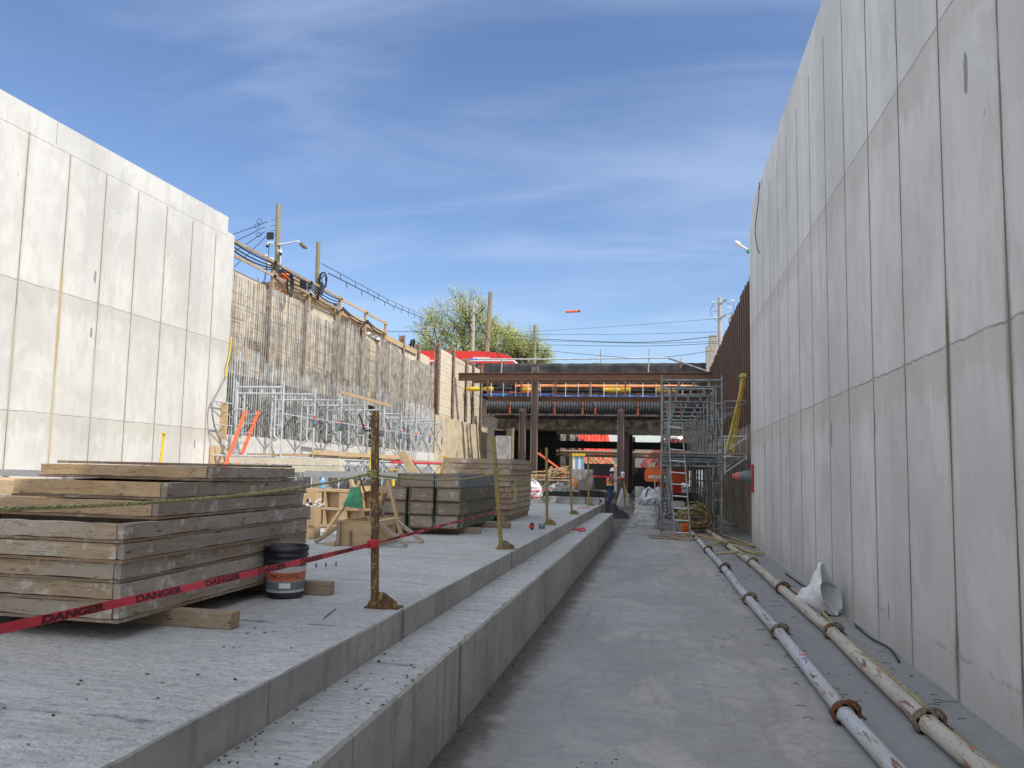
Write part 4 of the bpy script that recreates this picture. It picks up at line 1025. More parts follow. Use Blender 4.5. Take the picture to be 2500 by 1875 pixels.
# small things on the slab
for k, (x, y) in enumerate(((-2.99, 6.45), (-2.93, 6.52), (-2.86, 6.58))):
    one(MB().cyl((x, y, .702), (x, y, .74), .008, n=8), 'dowel', M['galvd'], 'short grey dowel sticking out of the slab behind the bucket', 'dowel', (x, y, .7), 'dowels behind the bucket')
o = thing('tape_measure', 'black and red tape measure lying on the slab near the kerb', 'tape measure', (-1.93, 11.75, .7))
MB().lathe([(.0,-.03),(.035,-.03),(.052,-.015),(.052,.015),(.035,.03),(0,.03)], (-1.93, 11.75, .755), 16, 'x').build('case', M['black'], o)
MB().bx(-1.97, -1.895, 11.69, 11.70, .735, .77).build('badge', M['red'], o)
MB().beam((-1.98, 11.74, .712), (-2.12, 11.72, .708), .02, .004).build('blade', M['white'], o)
one(MB().lathe([(0,0),(.05,0),(.055,.07),(.05,.07),(.046,.01),(0,.01)], (-1.82, 12.02, .703), 16), 'grease_cup', M['galvd'], 'grey metal cup beside the tape measure', 'cup', (-1.82, 12.02, .7))
one(MB().tube(smoothpath([(-1.60, 14.45, .53), (-1.5, 14.35, .535), (-1.42, 14.4, .56), (-1.36, 14.3, .54), (-1.42, 14.1, .535), (-1.46, 14.0, .55), (-1.38, 13.95, .535)]), .016, 5), 'strap', M['redtape'], 'crumpled red strap lying on the lower step', 'strap', (-1.45, 14.2, .52))
one(MB().beam((-2.0, 19.0, .71), (-1.75, 19.4, .715), .05, .012), 'strap', M['red'], 'flat red strip on the slab by the farthest barrier post', 'strap', (-1.9, 19.2, .7))
one(MB().beam((-2.0, 4.62, .709), (-1.95, 4.35, .706), .005, .004), 'bar_offcut', M['cable'], 'short black bar offcut on the slab, left of the rusty post foot', 'bar', (-2.0, 4.4, .7))
# litter
def litter(name, n, xr, yr, zf, mats, smin, smax, seed):
    r = random.Random(seed); m = MB()
    for i in range(n):
        if i % 9 == 0: cx_, cy_ = r.uniform(*xr), yr[0]+(yr[1]-yr[0])*r.random()**1.4
        x = min(max(r.gauss(cx_, .16), xr[0]), xr[1]); y = r.gauss(cy_, .3); z = zf+.0015
        if not yr[0] < y < yr[1]: continue
        L = r.uniform(smin, smax); a = r.gauss(0, .5) if r.random() < .6 else r.uniform(0, PI)
        d = Vector((math.cos(a), math.sin(a), 0))*L/2
        m.beam(Vector((x, y, z+.002))-d, Vector((x, y, z+.002))+d, r.uniform(.002, .012), r.uniform(.002, .006))
    o = m.build(name, mats, None, (sum(xr)/2, yr[0], zf)); return tag(o, kind='stuff')
litter('wood_chip_litter', 260, (-4.6, -1.66), (1.8, 21), .70, simple('litter_dark', (.14,.13,.115), .9, var=.5), .004, .02, 3)
litter('grit_litter', 160, (-1.58, -1.24), (2.4, 20.5), .52, simple('litter_step', (.19,.18,.16), .9, var=.5), .004, .018, 4)
litter('floor_litter', 180, (-1.2, 2.1), (3.8, 34), 0, simple('litter_floor', (.11,.10,.09), .9, var=.4), .004, .022, 5)
m = MB(); r = random.Random(9)
for i in range(900):
    y = 3.6+16.5*r.random()**1.3; x = -1.215+abs(r.gauss(0, .045)); s = r.uniform(.003, .013)
    m.add([(x+r.uniform(-s, s), y+r.uniform(-s, s)*1.5, .001+r.random()*s) for _ in range(4)], [(0,1,2),(0,2,3),(0,3,1),(1,3,2)])
tag(m.build('dirt_along_step', simple('dry_mortar_dirt', (.12,.105,.085), 1., var=.4), None, (-1.2, 3.6, 0)), kind='stuff')

m = MB(); r = random.Random(31)
for i in range(60):
    x = r.choice([.9, 1.0, 1.35, 1.95])+r.uniform(-.12, .12); y = 4+11*r.random(); a = r.gauss(0, .25); L = r.uniform(.03, .09)
    m.tube([(x, y, .003), (x+L*math.cos(a)*.5, y+L*math.sin(a)*.5, .006+r.random()*.01), (x+L*math.cos(a), y+L*math.sin(a), .004)], .0022, 4)
tag(m.build('wire_litter', M['cable'], None, (1.2, 4, 0)), kind='stuff')

# ================================================================ PUMP PIPES AND HOSES
def spl(tab):
    def f(y):
        for (a, xa), (b, xb) in zip(tab[:-1], tab[1:]):
            if y <= b: return xa+(xb-xa)*(y-a)/(b-a)
        return tab[-1][1]
    return f
def pump_line(label, tab, r, joints, mat, z0, cm):
    f = spl(tab); o = thing('pump_pipe', label, 'pipe', (f(10), 0, 0))
    ends = [2.6]+joints+[tab[-1][0]]
    for a, b in zip(ends[:-1], ends[1:]):
        n = max(2, int((b-a)/1.0)); pts = [(f(a+.004+(b-a-.008)*i/n), a+.004+(b-a-.008)*i/n, z0+(.010*math.sin(i*1.3+a) if 0 < i < n else 0)) for i in range(n+1)]
        m = MB().tube(pts, r, 20)
        m.tube([pts[0], (Vector(pts[0])+Vector((0,.05,0)))], r+.006, 20).tube([pts[-1], (Vector(pts[-1])-Vector((0,.05,0)))], r+.006, 20)
        m.build('pipe_section', mat, o)
    for i, y in enumerate(joints):
        x = f(y); c = Vector((x, y, z0)); m = MB()
        ro = r+.012
        m.lathe([(ro-.01,-.034),(ro+.008,-.034),(ro+.020,-.024),(ro+.016,-.004),(ro+.022,.004),(ro+.020,.024),(ro+.008,.034),(ro-.01,.034)], (0,0,0), 22)
        m.v = [Vector((p.x, p.z, p.y))*1 for p in m.v]; m.v = [p+c for p in m.v]
        sd = 1 if i % 2 == 0 else -1
        m.beam(c+Vector((ro, -.02, .0)), c+Vector((ro+.035, -.02, .012)), .04, .03).beam(c+Vector((-ro, .0, .01)), c+Vector((-ro-.03, .0, .0)), .045, .03)
        an0 = .15; lev = []
        for k in range(9):
            a = an0+k*.21; lev.append(c+Vector(((ro+.022+.02*math.sin(k*.35))*math.cos(a), -.035-.01*k*.3, (ro+.022+.02*math.sin(k*.35))*math.sin(a))))
        m.tube([lev[8], lev[6], lev[4], lev[2], lev[0], c+Vector((ro+.05, -.07, -.005))], [.006,.010,.013,.013,.011,.008], 6)
        for q2 in range(5):
            aa = .5+q2*1.15; m.beam(c+Vector((ro*math.cos(aa), -.034, ro*math.sin(aa))), c+Vector((ro*math.cos(aa), .034, ro*math.sin(aa))), .03, .016, up=(math.cos(aa), 0, math.sin(aa)))
        m.build('pipe_clamp', cm[min(i, len(cm)-1)], o)
    return o
A = pump_line('white and rust stained pump pipe, the left one of two on the floor', [(2.0, 1.30), (4.6, 1.25), (5.5, 1.19), (8.1, 1.16), (10.1, 1.09), (13.4, 1.04), (22.7, .78), (36, .42)], .052,
          [5.52, 8.14, 10.13, 13.3, 16.4, 19.5, 22.5, 25.6, 28.6, 31.6], M['pipeA'], .062, [M['rust'], M['clamp'], M['clamp'], M['rust']])
B = pump_line('cream flaking pump pipe, the right one of two, next to the wall', [(2.0, 1.74), (4.7, 1.71), (5.4, 1.67), (6.45, 1.66), (8.3, 1.69), (11.2, 1.64), (14.4, 1.60), (20.75, 1.34), (25.7, 1.07), (36, .75)], .058,
          [5.45, 8.3, 11.2, 14.35, 17.5, 20.6, 23.7, 26.8, 29.9], M['pipeB'], .066, [M['clamp'], M['clamp'], M['rust'], M['clamp']])
one(MB().tube(smoothpath([(1.2, 23.2, .04), (1.7, 20.5, .04), (1.95, 19.2, .03), (2.05, 18.0, .03), (1.55, 17.6, .14), (1.1, 16.9, .14), (1.0, 16.0, .03), (1.2, 15.5, .10), (1.5, 15.3, .15), (1.68, 14.6, .05), (1.75, 13, .03), (1.80, 11.6, .03), (1.85, 10.9, .03), (1.87, 10, .03), (1.83, 8.9, .03), (1.80, 7.8, .03), (1.81, 6.5, .03), (1.80, 5.3, .03), (1.83, 4.4, .03), (1.88, 3.0, .03)], 8), .022, 8),
    'hose', M['hose'], 'long tan hose looping over both pipes and running along the right one', 'hose', (1.8, 10, 0))
one(MB().tube(smoothpath([(.95, 22.0, .04), (.30, 20.6, .03), (.34, 19.9, .03), (.8, 19.4, .13), (1.35, 18.1, .14), (1.7, 17.2, .04), (2.08, 16.7, .03)], 8), .022, 8),
    'hose', M['hose'], 'tan hose crossing the pipes and ending at the foot of the wall', 'hose', (1.2, 19, 0))
one(MB().tube(smoothpath([(.32, 20.0, .08), (.5, 19.2, .03), (.95, 18.5, .13), (1.4, 17.6, .14), (1.75, 16.9, .04), (2.0, 16.2, .03)], 8), .020, 8),
    'hose', M['hose'], 'second tan hose lying across the pipes before the scaffold', 'hose', (1.2, 18, 0))
one(MB().tube(smoothpath([(2.02, 13.4, .02), (2.05, 12.0, .02), (2.07, 10.9, .015)], 5), .012, 5), 'cable', M['cable'], 'black cable lying along the wall foot beyond the white sack', 'cable', (2.05, 12, 0))
one(MB().tube(smoothpath([(2.08, 9.1, .02), (2.06, 8.4, .02), (2.10, 7.9, .03), (2.05, 7.4, .015)], 5), .010, 5), 'cable', M['cable'], 'short black cable against the wall foot in front of the white sack', 'cable', (2.07, 8.2, 0))
one(MB().tube(smoothpath([(2.136, 17.2, 7.9), (2.09, 16.8, 7.9), (2.08, 16.9, 7.5), (2.09, 17.6, 7.1), (2.10, 17.3, 6.6), (2.10, 17.0, 6.4)], 6), .010, 5), 'cable', M['cable'], 'thin black wire dangling from the top of the tall grey wall', 'wire', (2.1, 17.2, 6.4))
m = MB(); r = random.Random(5)
for q in range(26):
    cx, cz, rx, rz = .98+r.uniform(-.1, .1), .42+r.uniform(-.1, .12), r.uniform(.26, .46), r.uniform(.2, .36)
    yy = 22.1+r.uniform(-.3, .3)
    m.tube([(cx+rx*math.cos(a*PI/9), yy+.05*math.sin(a*1.3+q), max(.03, cz+rz*math.sin(a*PI/9)*(.8+.2*math.sin(q)))) for a in range(18)], .020, 5, closed=True)
one(m, 'hose_coil', M['hose'], 'tangled heap of tan hoses behind the pale ladder', 'hose', (.98, 22.1, 0))
o = one(MB().lathe([(0,0),(.10,0),(.12,.26),(.125,.28),(.11,.28),(.1,.02),(0,.02)], (.66, 21.2, .005), 16), 'bucket', M['orange'], 'small orange bucket behind the foot of the pale ladder', 'bucket', (.66, 21.2, 0))

# ---------------------------------------------------------------- bags
def blob(cx, cy, w, d, h, seed, top='tied', n=26):
    m = MB(); vs = []; fs = []; nu = 56; nv = n
    for j in range(nv+1):
        f = j/nv; zz = h*f
        for i in range(nu):
            a = 2*PI*i/nu
            ca, sa = math.cos(a), math.sin(a); p = .38
            ex = abs(ca)**p*(1 if ca > 0 else -1); ey = abs(sa)**p*(1 if sa > 0 else -1)
            bul = 1+.07*math.sin(PI*min(1, f*1.25))-.07*(f < .08)
            if top == 'tied' and f > .76: bul *= 1-1.0*(f-.76)+.05*math.sin(a*9+seed)*(f-.76)*4
            nn = mnoise.fractal(Vector((ca*1.6+seed, sa*1.6, zz*3.6)), .7, 2.1, 5)
            cr = abs(mnoise.noise(Vector((ca*2.2+sa*1.1, zz*7+sa*1.8, seed))))
            rr = bul*(1+.05*nn-.085*(1-min(1, cr*4)))
            vs.append((cx+w/2*ex*rr, cy+d/2*ey*rr, zz+(.05*math.sin(a*5+seed)+.04*nn if f > .9 else 0)))
    for j in range(nv):
        for i in range(nu):
            fs.append((j*nu+i, j*nu+(i+1) % nu, (j+1)*nu+(i+1) % nu, (j+1)*nu+i))
    m.add(vs, fs, True)
    top0 = nv*nu; b = len(vs)
    tv = [vs[top0+i] for i in range(nu)]
    q = [(cx+(p[0]-cx)*.6, cy+(p[1]-cy)*.6, p[2]+.05+.05*math.sin(i*.9)) for i, p in enumerate(tv)]+[(cx, cy, h+.03)]
    m.add(tv+q, [(i, (i+1) % nu, nu+(i+1) % nu, nu+i) for i in range(nu)]+[(nu+i, nu+(i+1) % nu, 2*nu) for i in range(nu)], True)
    return m
o = thing('bulk_bag', 'full white woven bulk bag standing before the grey scaffold', 'bag', (-.38, 23.15, 0))
blob(-.38, 23.15, .72, .62, .84, 2.2).build('sack', M['bag'], o)
m = MB(); r = random.Random(3)
for q in range(7):
    x0 = -.72+q*.10; m.tube(smoothpath([(x0, 22.85, .70), (x0+r.uniform(.03,.2), 22.80, .80+r.uniform(0,.1)), (x0+r.uniform(.1,.3), 22.85, .84), (x0+r.uniform(.1,.35), 23.0, .78)], 4), r.uniform(.018, .04), 6)
m.build('folded_collar', M['bag'], o)
MB().tube(smoothpath([(-.02, 22.9, .62), (.03, 22.9, .80), (-.03, 22.95, .90), (-.08, 23.0, .80)], 5), .018, 6).build('lifting_loop', M['bag'], o)
o = thing('bulk_bag', 'white bulk bag with dark blue straps behind the full one', 'bag', (-.22, 28.6, 0))
blob(-.22, 28.6, .98, .8, .98, 7.7).build('sack', M['bag'], o)
MB().beam((-.60, 28.16, .50), (-.42, 28.13, 1.06), .045, .01, up=(0,1,0)).beam((-.02, 28.14, 1.06), (.22, 28.14, .62), .045, .01, up=(0,1,0)).build('strap', M['navy'], o)
MB().beam((-.20, 28.2, 1.0), (-.17, 28.3, 1.55), .05, .05).build('stick', M['oldz'], o)
# crumpled white sack by the wall
m = MB(); vs = []; fs = []; nu, nv = 64, 34
for j in range(nv+1):
    f = j/nv
    for i in range(nu):
        a = 2*PI*i/nu
        c = Vector((1.66, 10.02, .10)).lerp(Vector((1.97, 9.70, .225)), f)
        rv = .05+.175*math.sin(min(1, f*1.15)*PI/2); rh = .10+.12*f
        up = rv*math.sin(a); si = rh*math.cos(a)
        if f > .6 and math.sin(a) > .8: up += .16*(f-.6)/.4*(math.sin(a)-.8)/.2
        nn = (.052*mnoise.fractal(Vector((math.cos(a)*1.3, math.sin(a)*1.3, f*2.6)), 1.1, 2, 4)-.026*(1-min(1, 5*abs(mnoise.noise(Vector((math.cos(a)*2, math.sin(a)*2+f*3, f*2)))))))*(.4+f)
        p = c+Vector((.62, .78, 0)).normalized()*si+Vector((-.25, .2, 1)).normalized()*(up+nn)
        p.z = max(.004, p.z); p.x = min(2.125, p.x); vs.append(p)
for j in range(nv):
    for i in range(nu): fs.append((j*nu+i, j*nu+(i+1) % nu, (j+1)*nu+(i+1) % nu, (j+1)*nu+i))
fs.append(tuple(range(nu)))
m.add(vs, fs, True)
m.sm = [True]*len(m.sm)
o = one(m, 'sack', M['bagw'], 'crumpled empty white sack leaning against the foot of the tall grey wall', 'sack', (1.9, 9.85, 0))
sm = o.modifiers.new('s', 'SOLIDIFY'); sm.thickness = .004
sb = o.modifiers.new('u', 'SUBSURF'); sb.levels = sb.render_levels = 1
one(MB().lathe([(.0,.07),(.05,.06),(.08,.0)], (1.66, 10.5, .0), 9), 'rag', M['plyblue'], 'small dark rag behind the white sack', 'rag', (1.66, 10.5, 0))
M['strap'] = simple('faded_orange_strap', (.48,.12,.06), .7, var=.2)
# ================================================================ FAR BRACING, DECK AND STREET
def stee(name, label, p0, p1, w, h, mat=None, cat='beam', group=None, up=(0,0,1), t=.025, parts=()):
    return one(MB().hbeam(p0, p1, w, h, t, up), name, M[mat or 'brownsteel'], label, cat, tuple((Vector(p0)+Vector(p1))/2), group)
stee('steel_beam', 'long brown steel strut spanning the trench at the top, near the street', (-11.55, 43, 6.92), (2.85, 43, 6.94), .34, .43)
stee('steel_beam', 'lower brown steel strut under the blue and orange wrapped pipes', (-10.1, 44.5, 5.77), (2.85, 44.5, 5.80), .34, .27)
pl = [(-2.26, 45, 5.28, 'tall dark steel pile right of the surveyor, lit edge on its side'), (-2.30, 52, 5.45, 'dark steel pile directly behind the one right of the surveyor'), (-2.36, 62, 5.6, 'third dark steel pile in the row right of the surveyor'),
      (-2.6, 76, 5.1, 'fourth dark steel pile in the row right of the surveyor'), (-8.07, 45, 5.26, 'bright-edged steel pile behind the tall rear stack'), (-7.19, 44.0, 7.62, 'tallest steel pile rising past both long struts'),
      (-8.25, 57, 5.6, 'steel pile with a cut top beside the red slope, left of the barrier rope'), (-8.4, 64, 5.1, 'dusty steel pile in front of the orange chute'), (-8.3, 70, 5.1, 'black steel pile left of the blue and white boards'), (-8.35, 78, 5.1, 'black steel pile left edge of the red slope'), (-8.35, 84, 5.1, 'farthest black steel pile at the red slope')]
for x, y, z, lb in pl:
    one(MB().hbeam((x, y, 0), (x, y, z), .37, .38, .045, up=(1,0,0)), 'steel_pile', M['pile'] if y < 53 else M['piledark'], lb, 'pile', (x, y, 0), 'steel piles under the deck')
# street deck on girders
d = thing('street_deck', 'dark street deck bridging the trench on longitudinal steel girders', 'bridge', (-4.4, 56, 5))
MB().bx(-12.9, 2.95, 50.6, 62, 7.3, 7.98).build('road_slab', M['asphalt'], d)
for i in range(12):
    x = -11.0+i*1.24
    MB().hbeam((x, 50.0, 7.14), (x, 62, 7.14), .26, .30, .025).build('girder', M['brownsteel'], d)
for i in range(7):
    x = -10.2+i*2.05
    MB().beam((x, 44.8, 5.95), (x, 44.8, 7.12), .09, .09).build('hanger', M['brownsteel'], d)
for k in range(2):
    MB().hbeam((-11.5, 46.5+k*4.6, 7.08-k*.5), (2.85, 46.5+k*4.6, 7.10-k*.5), .3, .22, .02).build('cross_beam', M['brownsteel'], d)
MB().bx(-11.5, 2.9, 50.7, 51.2, 5.2, 7.28).build('face_lagging', M['pile'], d)
# old concrete slab edge and underside
m = MB(); n = 60; vs = []; fs = []
for i in range(n+1):
    x = -10.7+13.5*i/n; j = .07*mnoise.noise((x*1.3, 2, 0))+.05*mnoise.noise((x*5, 1, 0))
    cut = 0
    zt = 5.05+j-cut*.6; zb = 4.34+.03*mnoise.noise((x*2, 5, 0))
    vs += [(x, 50.0+j*1.5, zb), (x, 49.9+j+cut*.4, zt), (x, 57, zt), (x, 57, zb)]
for i in range(n):
    for q in range(4): fs.append((i*4+q, i*4+(q+1) % 4, i*4+4+(q+1) % 4, i*4+4+q))
fs += [(0,1,2,3), (n*4+3, n*4+2, n*4+1, n*4)]
one(m.add(vs, fs), 'concrete_slab', M['concbrown'], 'broken edge of an old concrete slab under the corrugated pipe', 'slab', (-4, 50, 4.3))
stee('steel_beam', 'black steel strut crossing in front of the red slope, in deep shade', (-11.6, 62, 3.78), (2.9, 62, 3.74), .4, .58, 'blackdull')
for i, z in enumerate((3.27, 2.98)):
    one(MB().tube([(-11.6, 64, z), (2.9, 64, z-.06)], .135, 14), 'strut_pipe', M['pipebrown'], ('upper' if i == 0 else 'lower')+' of two brown pipe struts in front of the red slope', 'pipe', (-4, 64, z))
# corrugated culvert
m = MB(); pts = []; rr = []
x = -10.9
while x < 2.8: pts.append((x, 48, 5.58)); rr.append(.36 if len(rr) % 2 else .45); x += .085
one(m.tube(pts, rr, 20, smooth=False), 'culvert_pipe', simple('black_culvert', (.085,.09,.10), .3, var=.2), 'black ribbed culvert pipe slung under the street deck', 'pipe', (-4, 48, 5.5))
for i, x in enumerate((-9.35, -6.5, -4.75, -3.95, -1.35, .4, 1.25)):
    one(MB().tube([(x, 47.6, 6.6), (x, 47.55, 5.6)], .03, 6).beam((x, 47.52, 5.1), (x, 47.5, 5.55), .13, .03, up=(0,1,0)), 'hanger_strap', M['strap'], 'orange sling strap holding the ribbed culvert pipe', 'strap', (x, 47.5, 5.1), 'orange straps on the culvert pipe')
one(MB().bx(-10.6, 2.8, 48.6, 49.9, 4.98, 5.13), 'tarpaulin', M['tarp'], 'black sheeting tucked along the top of the broken concrete slab', 'sheeting', (-4, 49, 5.0))
# wrapped pipes
def wrap(name, label, mat, x0, x1, y, z, r, n=10, amp=.1):
    pts = []; rs = []; k = max(4, int((x1-x0)/.35))
    for i in range(k+1):
        x = x0+(x1-x0)*i/k; pts.append((x, y, z+.02*mnoise.noise((x*1.3, z*4, 0)))); rs.append(r*(1+amp*mnoise.noise((x*2.4, 7, z)))*(1 if 0 < i < k else .8))
    return one(MB().tube(pts, rs, n), name, M[mat], label, 'pipe', ((x0+x1)/2, y, z))
wrap('wrapped_pipe', 'yellow wrapped pipe end at the far left of the slung services', 'yfab', -11.55, -10.75, 45, 6.42, .13)
wrap('wrapped_pipe', 'second yellow wrapped pipe length of the slung services', 'yfab', -10.55, -9.9, 45, 6.44, .14)
wrap('slung_duct', 'black duct between the yellow and orange wrappings', 'black', -9.88, -8.7, 45.1, 6.45, .12)
wrap('wrapped_pipe', 'long orange sheeted duct slung below the top strut', 'orangefab', -8.6, 2.2, 45.1, 6.62, .10)
wrap('slung_duct', 'long black duct hidden under the orange sheeting', 'black', -8.5, 2.2, 45.1, 6.36, .12)
for i, (a, b) in enumerate(((-8.1, -7.0), (-3.3, -1.7), (-.3, 1.0))):
    wrap('wrapped_pipe', ('left', 'middle', 'right')[i]+' yellow patch of wrapping under the long orange sheeting', 'yfab', a, b, 45.0, 6.38, .15)
wrap('wrapped_pipe', 'long blue sheeted pipe slung just above the lower strut', 'blue', -10.6, -6.2, 45.0, 6.06, .085)
wrap('wrapped_pipe', 'blue sheeted pipe length behind the tallest steel pile', 'blue', -6.15, 1.7, 45.0, 6.02, .055)
one(MB().beam((-8.9, 44.9, 6.22), (-7.5, 44.9, 6.24), .1, .03), 'board', M['orangel'], 'thin orange board between the blue and yellow wrappings', 'board', (-8.2, 44.9, 6.2))
for i in range(16):
    x = -10.0+i*.75
    one(MB().tube([(x, 44.85, 5.92), (x, 44.83, 6.78)], .022, 5), 'hanger_rod', M['galv'] if i % 3 else M['white'], 'thin steel hanger rod around the slung services', 'rod', (x, 44.85, 5.9), 'hanger rods of the slung services')
# black tarpaulin screen along the street
m = MB(); vs = []; fs = []; nx, nz = 90, 8
for i in range(nx+1):
    for j in range(nz+1):
        x = -11.4+14.6*i/nx; z = 7.0+1.74*j/nz
        vs.append((x, 50.42+.09*mnoise.noise((x*1.1, z*.8, 0))+.05*mnoise.noise((x*3, z*1.1, 4)), z+(.03*mnoise.noise((x*2, 0, 0)) if j == nz else 0)))
for i in range(nx):
    for j in range(nz): a = i*(nz+1)+j; fs.append((a, a+1, a+nz+2, a+nz+1))
t_ = one(m.add(vs, fs, True), 'tarpaulin_screen', M['tarp'], 'black tarpaulin screen along the near edge of the street deck', 'tarpaulin', (-4, 50.4, 7))
sm = t_.modifiers.new('s', 'SOLIDIFY'); sm.thickness = .01
for i in range(10):
    x = -10.6+i*1.4
    one(MB().prism([(50.38, 7.5), (49.6, 7.5), (50.38, 8.0)], x-.03, x+.03, 'x'), 'bracket', M['brownsteel'], 'triangular brown steel bracket below the black tarpaulin screen', 'bracket', (x, 50, 7.1), 'brackets below the tarpaulin screen')
o = thing('conduit_rail', 'long pale pipe rail running above the black tarpaulin, bent down at its right end', 'pipe', (-5, 46, 8.3))
MB().tube([(-13.6, 44.5, 7.75), (-12.6, 45.2, 8.15), (-11.2, 46, 8.40)], .05, 8).build('left_bend', M['blue'], o)
MB().tube([(-11.2, 46, 8.40), (-7.0, 46, 8.37), (.42, 46, 8.43)], .045, 8).build('rail', M['galv'], o)
MB().tube([(.45, 46, 8.40), (.60, 46, 8.36), (2.80, 45.5, 7.50)], .055, 8).build('right_bend', M['galvd'], o)
for x, z in ((-.65, 9.0), (-9.6, 8.3)): MB().tube([(x-.08, 46.1, 7.2), (x, 46, z)], .04, 6).build('stand', M['conpole'], o)
# right part: road barrier stuff above the sheet wall
one(MB().tube([(1.3, 50.3, 8.4), (1.3, 50.3, 9.05)], .03, 6), 'marker_stake', M['red'], 'short red marker stake above the right end of the tarpaulin', 'stake', (1.3, 50.3, 8.4))
one(MB().bx(3.05, 3.5, 49.5, 50.4, 7.45, 10.4).bx(2.85, 3.04, 49.5, 50.3, 7.45, 9.7), 'concrete_pier', M['conpole'], 'pale concrete pier at the foot of the distant utility pole', 'pier', (3.2, 50, 7.45))

# things in the pit under and beyond the deck
m = MB(); vs = []; fs = []; n = 16
def slope(name, label, quad, mat, bars=True):
    a, b, c, d = [Vector(p) for p in quad]; m = MB(); vs = []; fs = []
    nu, nv = 18, 8
    nr = (b-a).cross(d-a).normalized()
    for i in range(nu+1):
        for j in range(nv+1):
            p = a.lerp(b, i/nu).lerp(d.lerp(c, i/nu), j/nv)
            vs.append(p+nr*(.12*mnoise.noise(p*.9)))
    for i in range(nu):
        for j in range(nv): k = i*(nv+1)+j; fs.append((k, k+1, k+nv+2, k+nv+1))
    o = thing(name, label, 'slope cover', tuple(a))
    m.add(vs, fs, True).build('sheet', M[mat], o)
    for i in range(1, 9):
        p = a.lerp(b, i/9)-nr*.0; q = d.lerp(c, i/9)
        s = -1 if nr.y > 0 else 1
        MB().beam(p+nr*s*.15, q+nr*s*.15, .09, .05).build('batten', M[mat] if i % 3 else (M['orangel'] if mat == 'redtarp' else M['gryx']), o)
    return o
slope('covered_slope', 'red sheeted embankment seen through the piles left of centre', [(-9.4, 83, 1.5), (-4.9, 84, 1.5), (-6.2, 92, 6.9), (-9.4, 92, 7.2)], 'redtarp')
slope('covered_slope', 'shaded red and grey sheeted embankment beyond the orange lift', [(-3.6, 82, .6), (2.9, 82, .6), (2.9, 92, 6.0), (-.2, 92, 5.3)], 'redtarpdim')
m = MB(); r = random.Random(2)
for i in range(40): 
    x = -7.8+r.random()*3.6; m.beam((x, 81.5, 1.7+r.random()*.6), (x-1.0-r.random(), 82.6, 2.8+r.random()*1.0), .06, .06)
tag(m.build('loose_timber_heap', M['newx'], None, (-6, 82, 1.6)), 'heap of loose pale timbers at the foot of the red slope', 'timber', kind='stuff')
one(MB().prism([(-6.6, 5.4), (-4.6, 5.4), (-5.4, 7.0), (-6.6, 7.0)], 96, 99, 'y'), 'site_cabin', M['white'], 'white sloping cabin roof above the right end of the red slope', 'cabin', (-5.6, 97, 5.4))
one(MB().bx(-13, -9.5, 93, 95, 0, 7.5), 'end_wall', M['concbrown'], 'sunlit tan wall at the far end of the trench, left of the red slope', 'wall', (-11, 94, 0))
one(MB().bx(-3.9, 1.8, 71, 71.4, .0, 2.1), 'screen', M['blackdull'], 'added dark backdrop for the shade behind the orange lift', 'screen', (0, 71, 0))  # dark sheet added to darken the view beyond the lift
one(MB().bx(-7.9, -4.15, 70, 70.4, .0, 2.35), 'screen', M['blackdull'], 'added dark backdrop for the shade behind the surveyor below the red slope', 'screen', (-6.3, 70, 0))  # black sheet put in where the pit beyond lies in shade
one(MB().bx(-8.6, -7.86, 39.9, 40.5, 0, 3.4), 'concrete_pier', M['conc'], 'grey concrete pier in the shade left of the bright-edged pile', 'pier', (-8.2, 40.2, 0)).location.x -= .0
one(MB().bx(-11.3, -7.0, 52, 52.4, 0, 4.3), 'shade_backdrop', M['blackdull'], 'black sheet added for the shaded recess behind the bright-edged pile', 'wall', (-9, 52, 0))  # black sheet stands in for the shaded recess under the deck
one(MB().bx(-9.9, -9.5, 49.2, 49.6, 0, 4.3).bx(-9.05, -8.95, 46.9, 47.0, .0, 4.2), 'shoring_post', M['oldz'], 'thin pale shoring post under the broken slab corner', 'post', (-9.5, 49.3, 0))
# low wall with starter bars in front of the surveyor
w = thing('starter_wall', 'low sunlit concrete wall with rusty starter bars left of the surveyor', 'wall', (-3.9, 28, 0))
MB().bx(-4.6, -3.15, 27.4, 27.7, 0, 1.25).build('wall_body', M['conc'], w)
for i in range(9): MB().tube([(-4.5+i*.16, 27.36, .55), (-4.45+i*.16, 27.36, 1.45)], .012, 5).build('starter_bar', M['rust'], w)
MB().bx(-4.65, -3.1, 27.3, 27.75, 1.25, 1.29).build('cap_board', M['newx'], w)
m = MB(); r = random.Random(8)
for i in range(16): m.beam((-5.2+r.random()*1.2, 30+r.random(), 1.3+.05*i*.4), (-3.8+r.random()*.9, 30.4+r.random(), 1.35+.03*i), .09, .04)
tag(m.build('timber_heap', M['newx'], None, (-4.4, 30, 1.2)), 'loose heap of pale timbers above the starter bar wall', 'timber', kind='stuff')
one(MB().bx(-5.3, -3.2, 30, 31.2, 0, 1.28), 'timber_crib', M['gryx'], 'crib carrying the loose heap of pale timbers', 'crib', (-4.3, 30.6, 0))
one(MB().beam((-5.2, 33, 2.35), (-3.9, 33, 1.45), .5, .05), 'chute', M['orangel'], 'orange chute slanting down behind the barrier posts', 'chute', (-4.5, 33, 1.4))
o = thing('board_bundle', 'upright bundle of blue and white boards with a yellow cap', 'boards', (-3.25, 31, 0))
for k in range(4): MB().bx(-3.48+.115*k, -3.375+.115*k, 31, 31.25, .1, 2.22).build('board', M['white'] if k % 2 == 0 else M['glassblue'], o)
MB().bx(-3.5, -3.0, 30.95, 31.3, 2.225, 2.33).build('cap', M['yellow'], o)
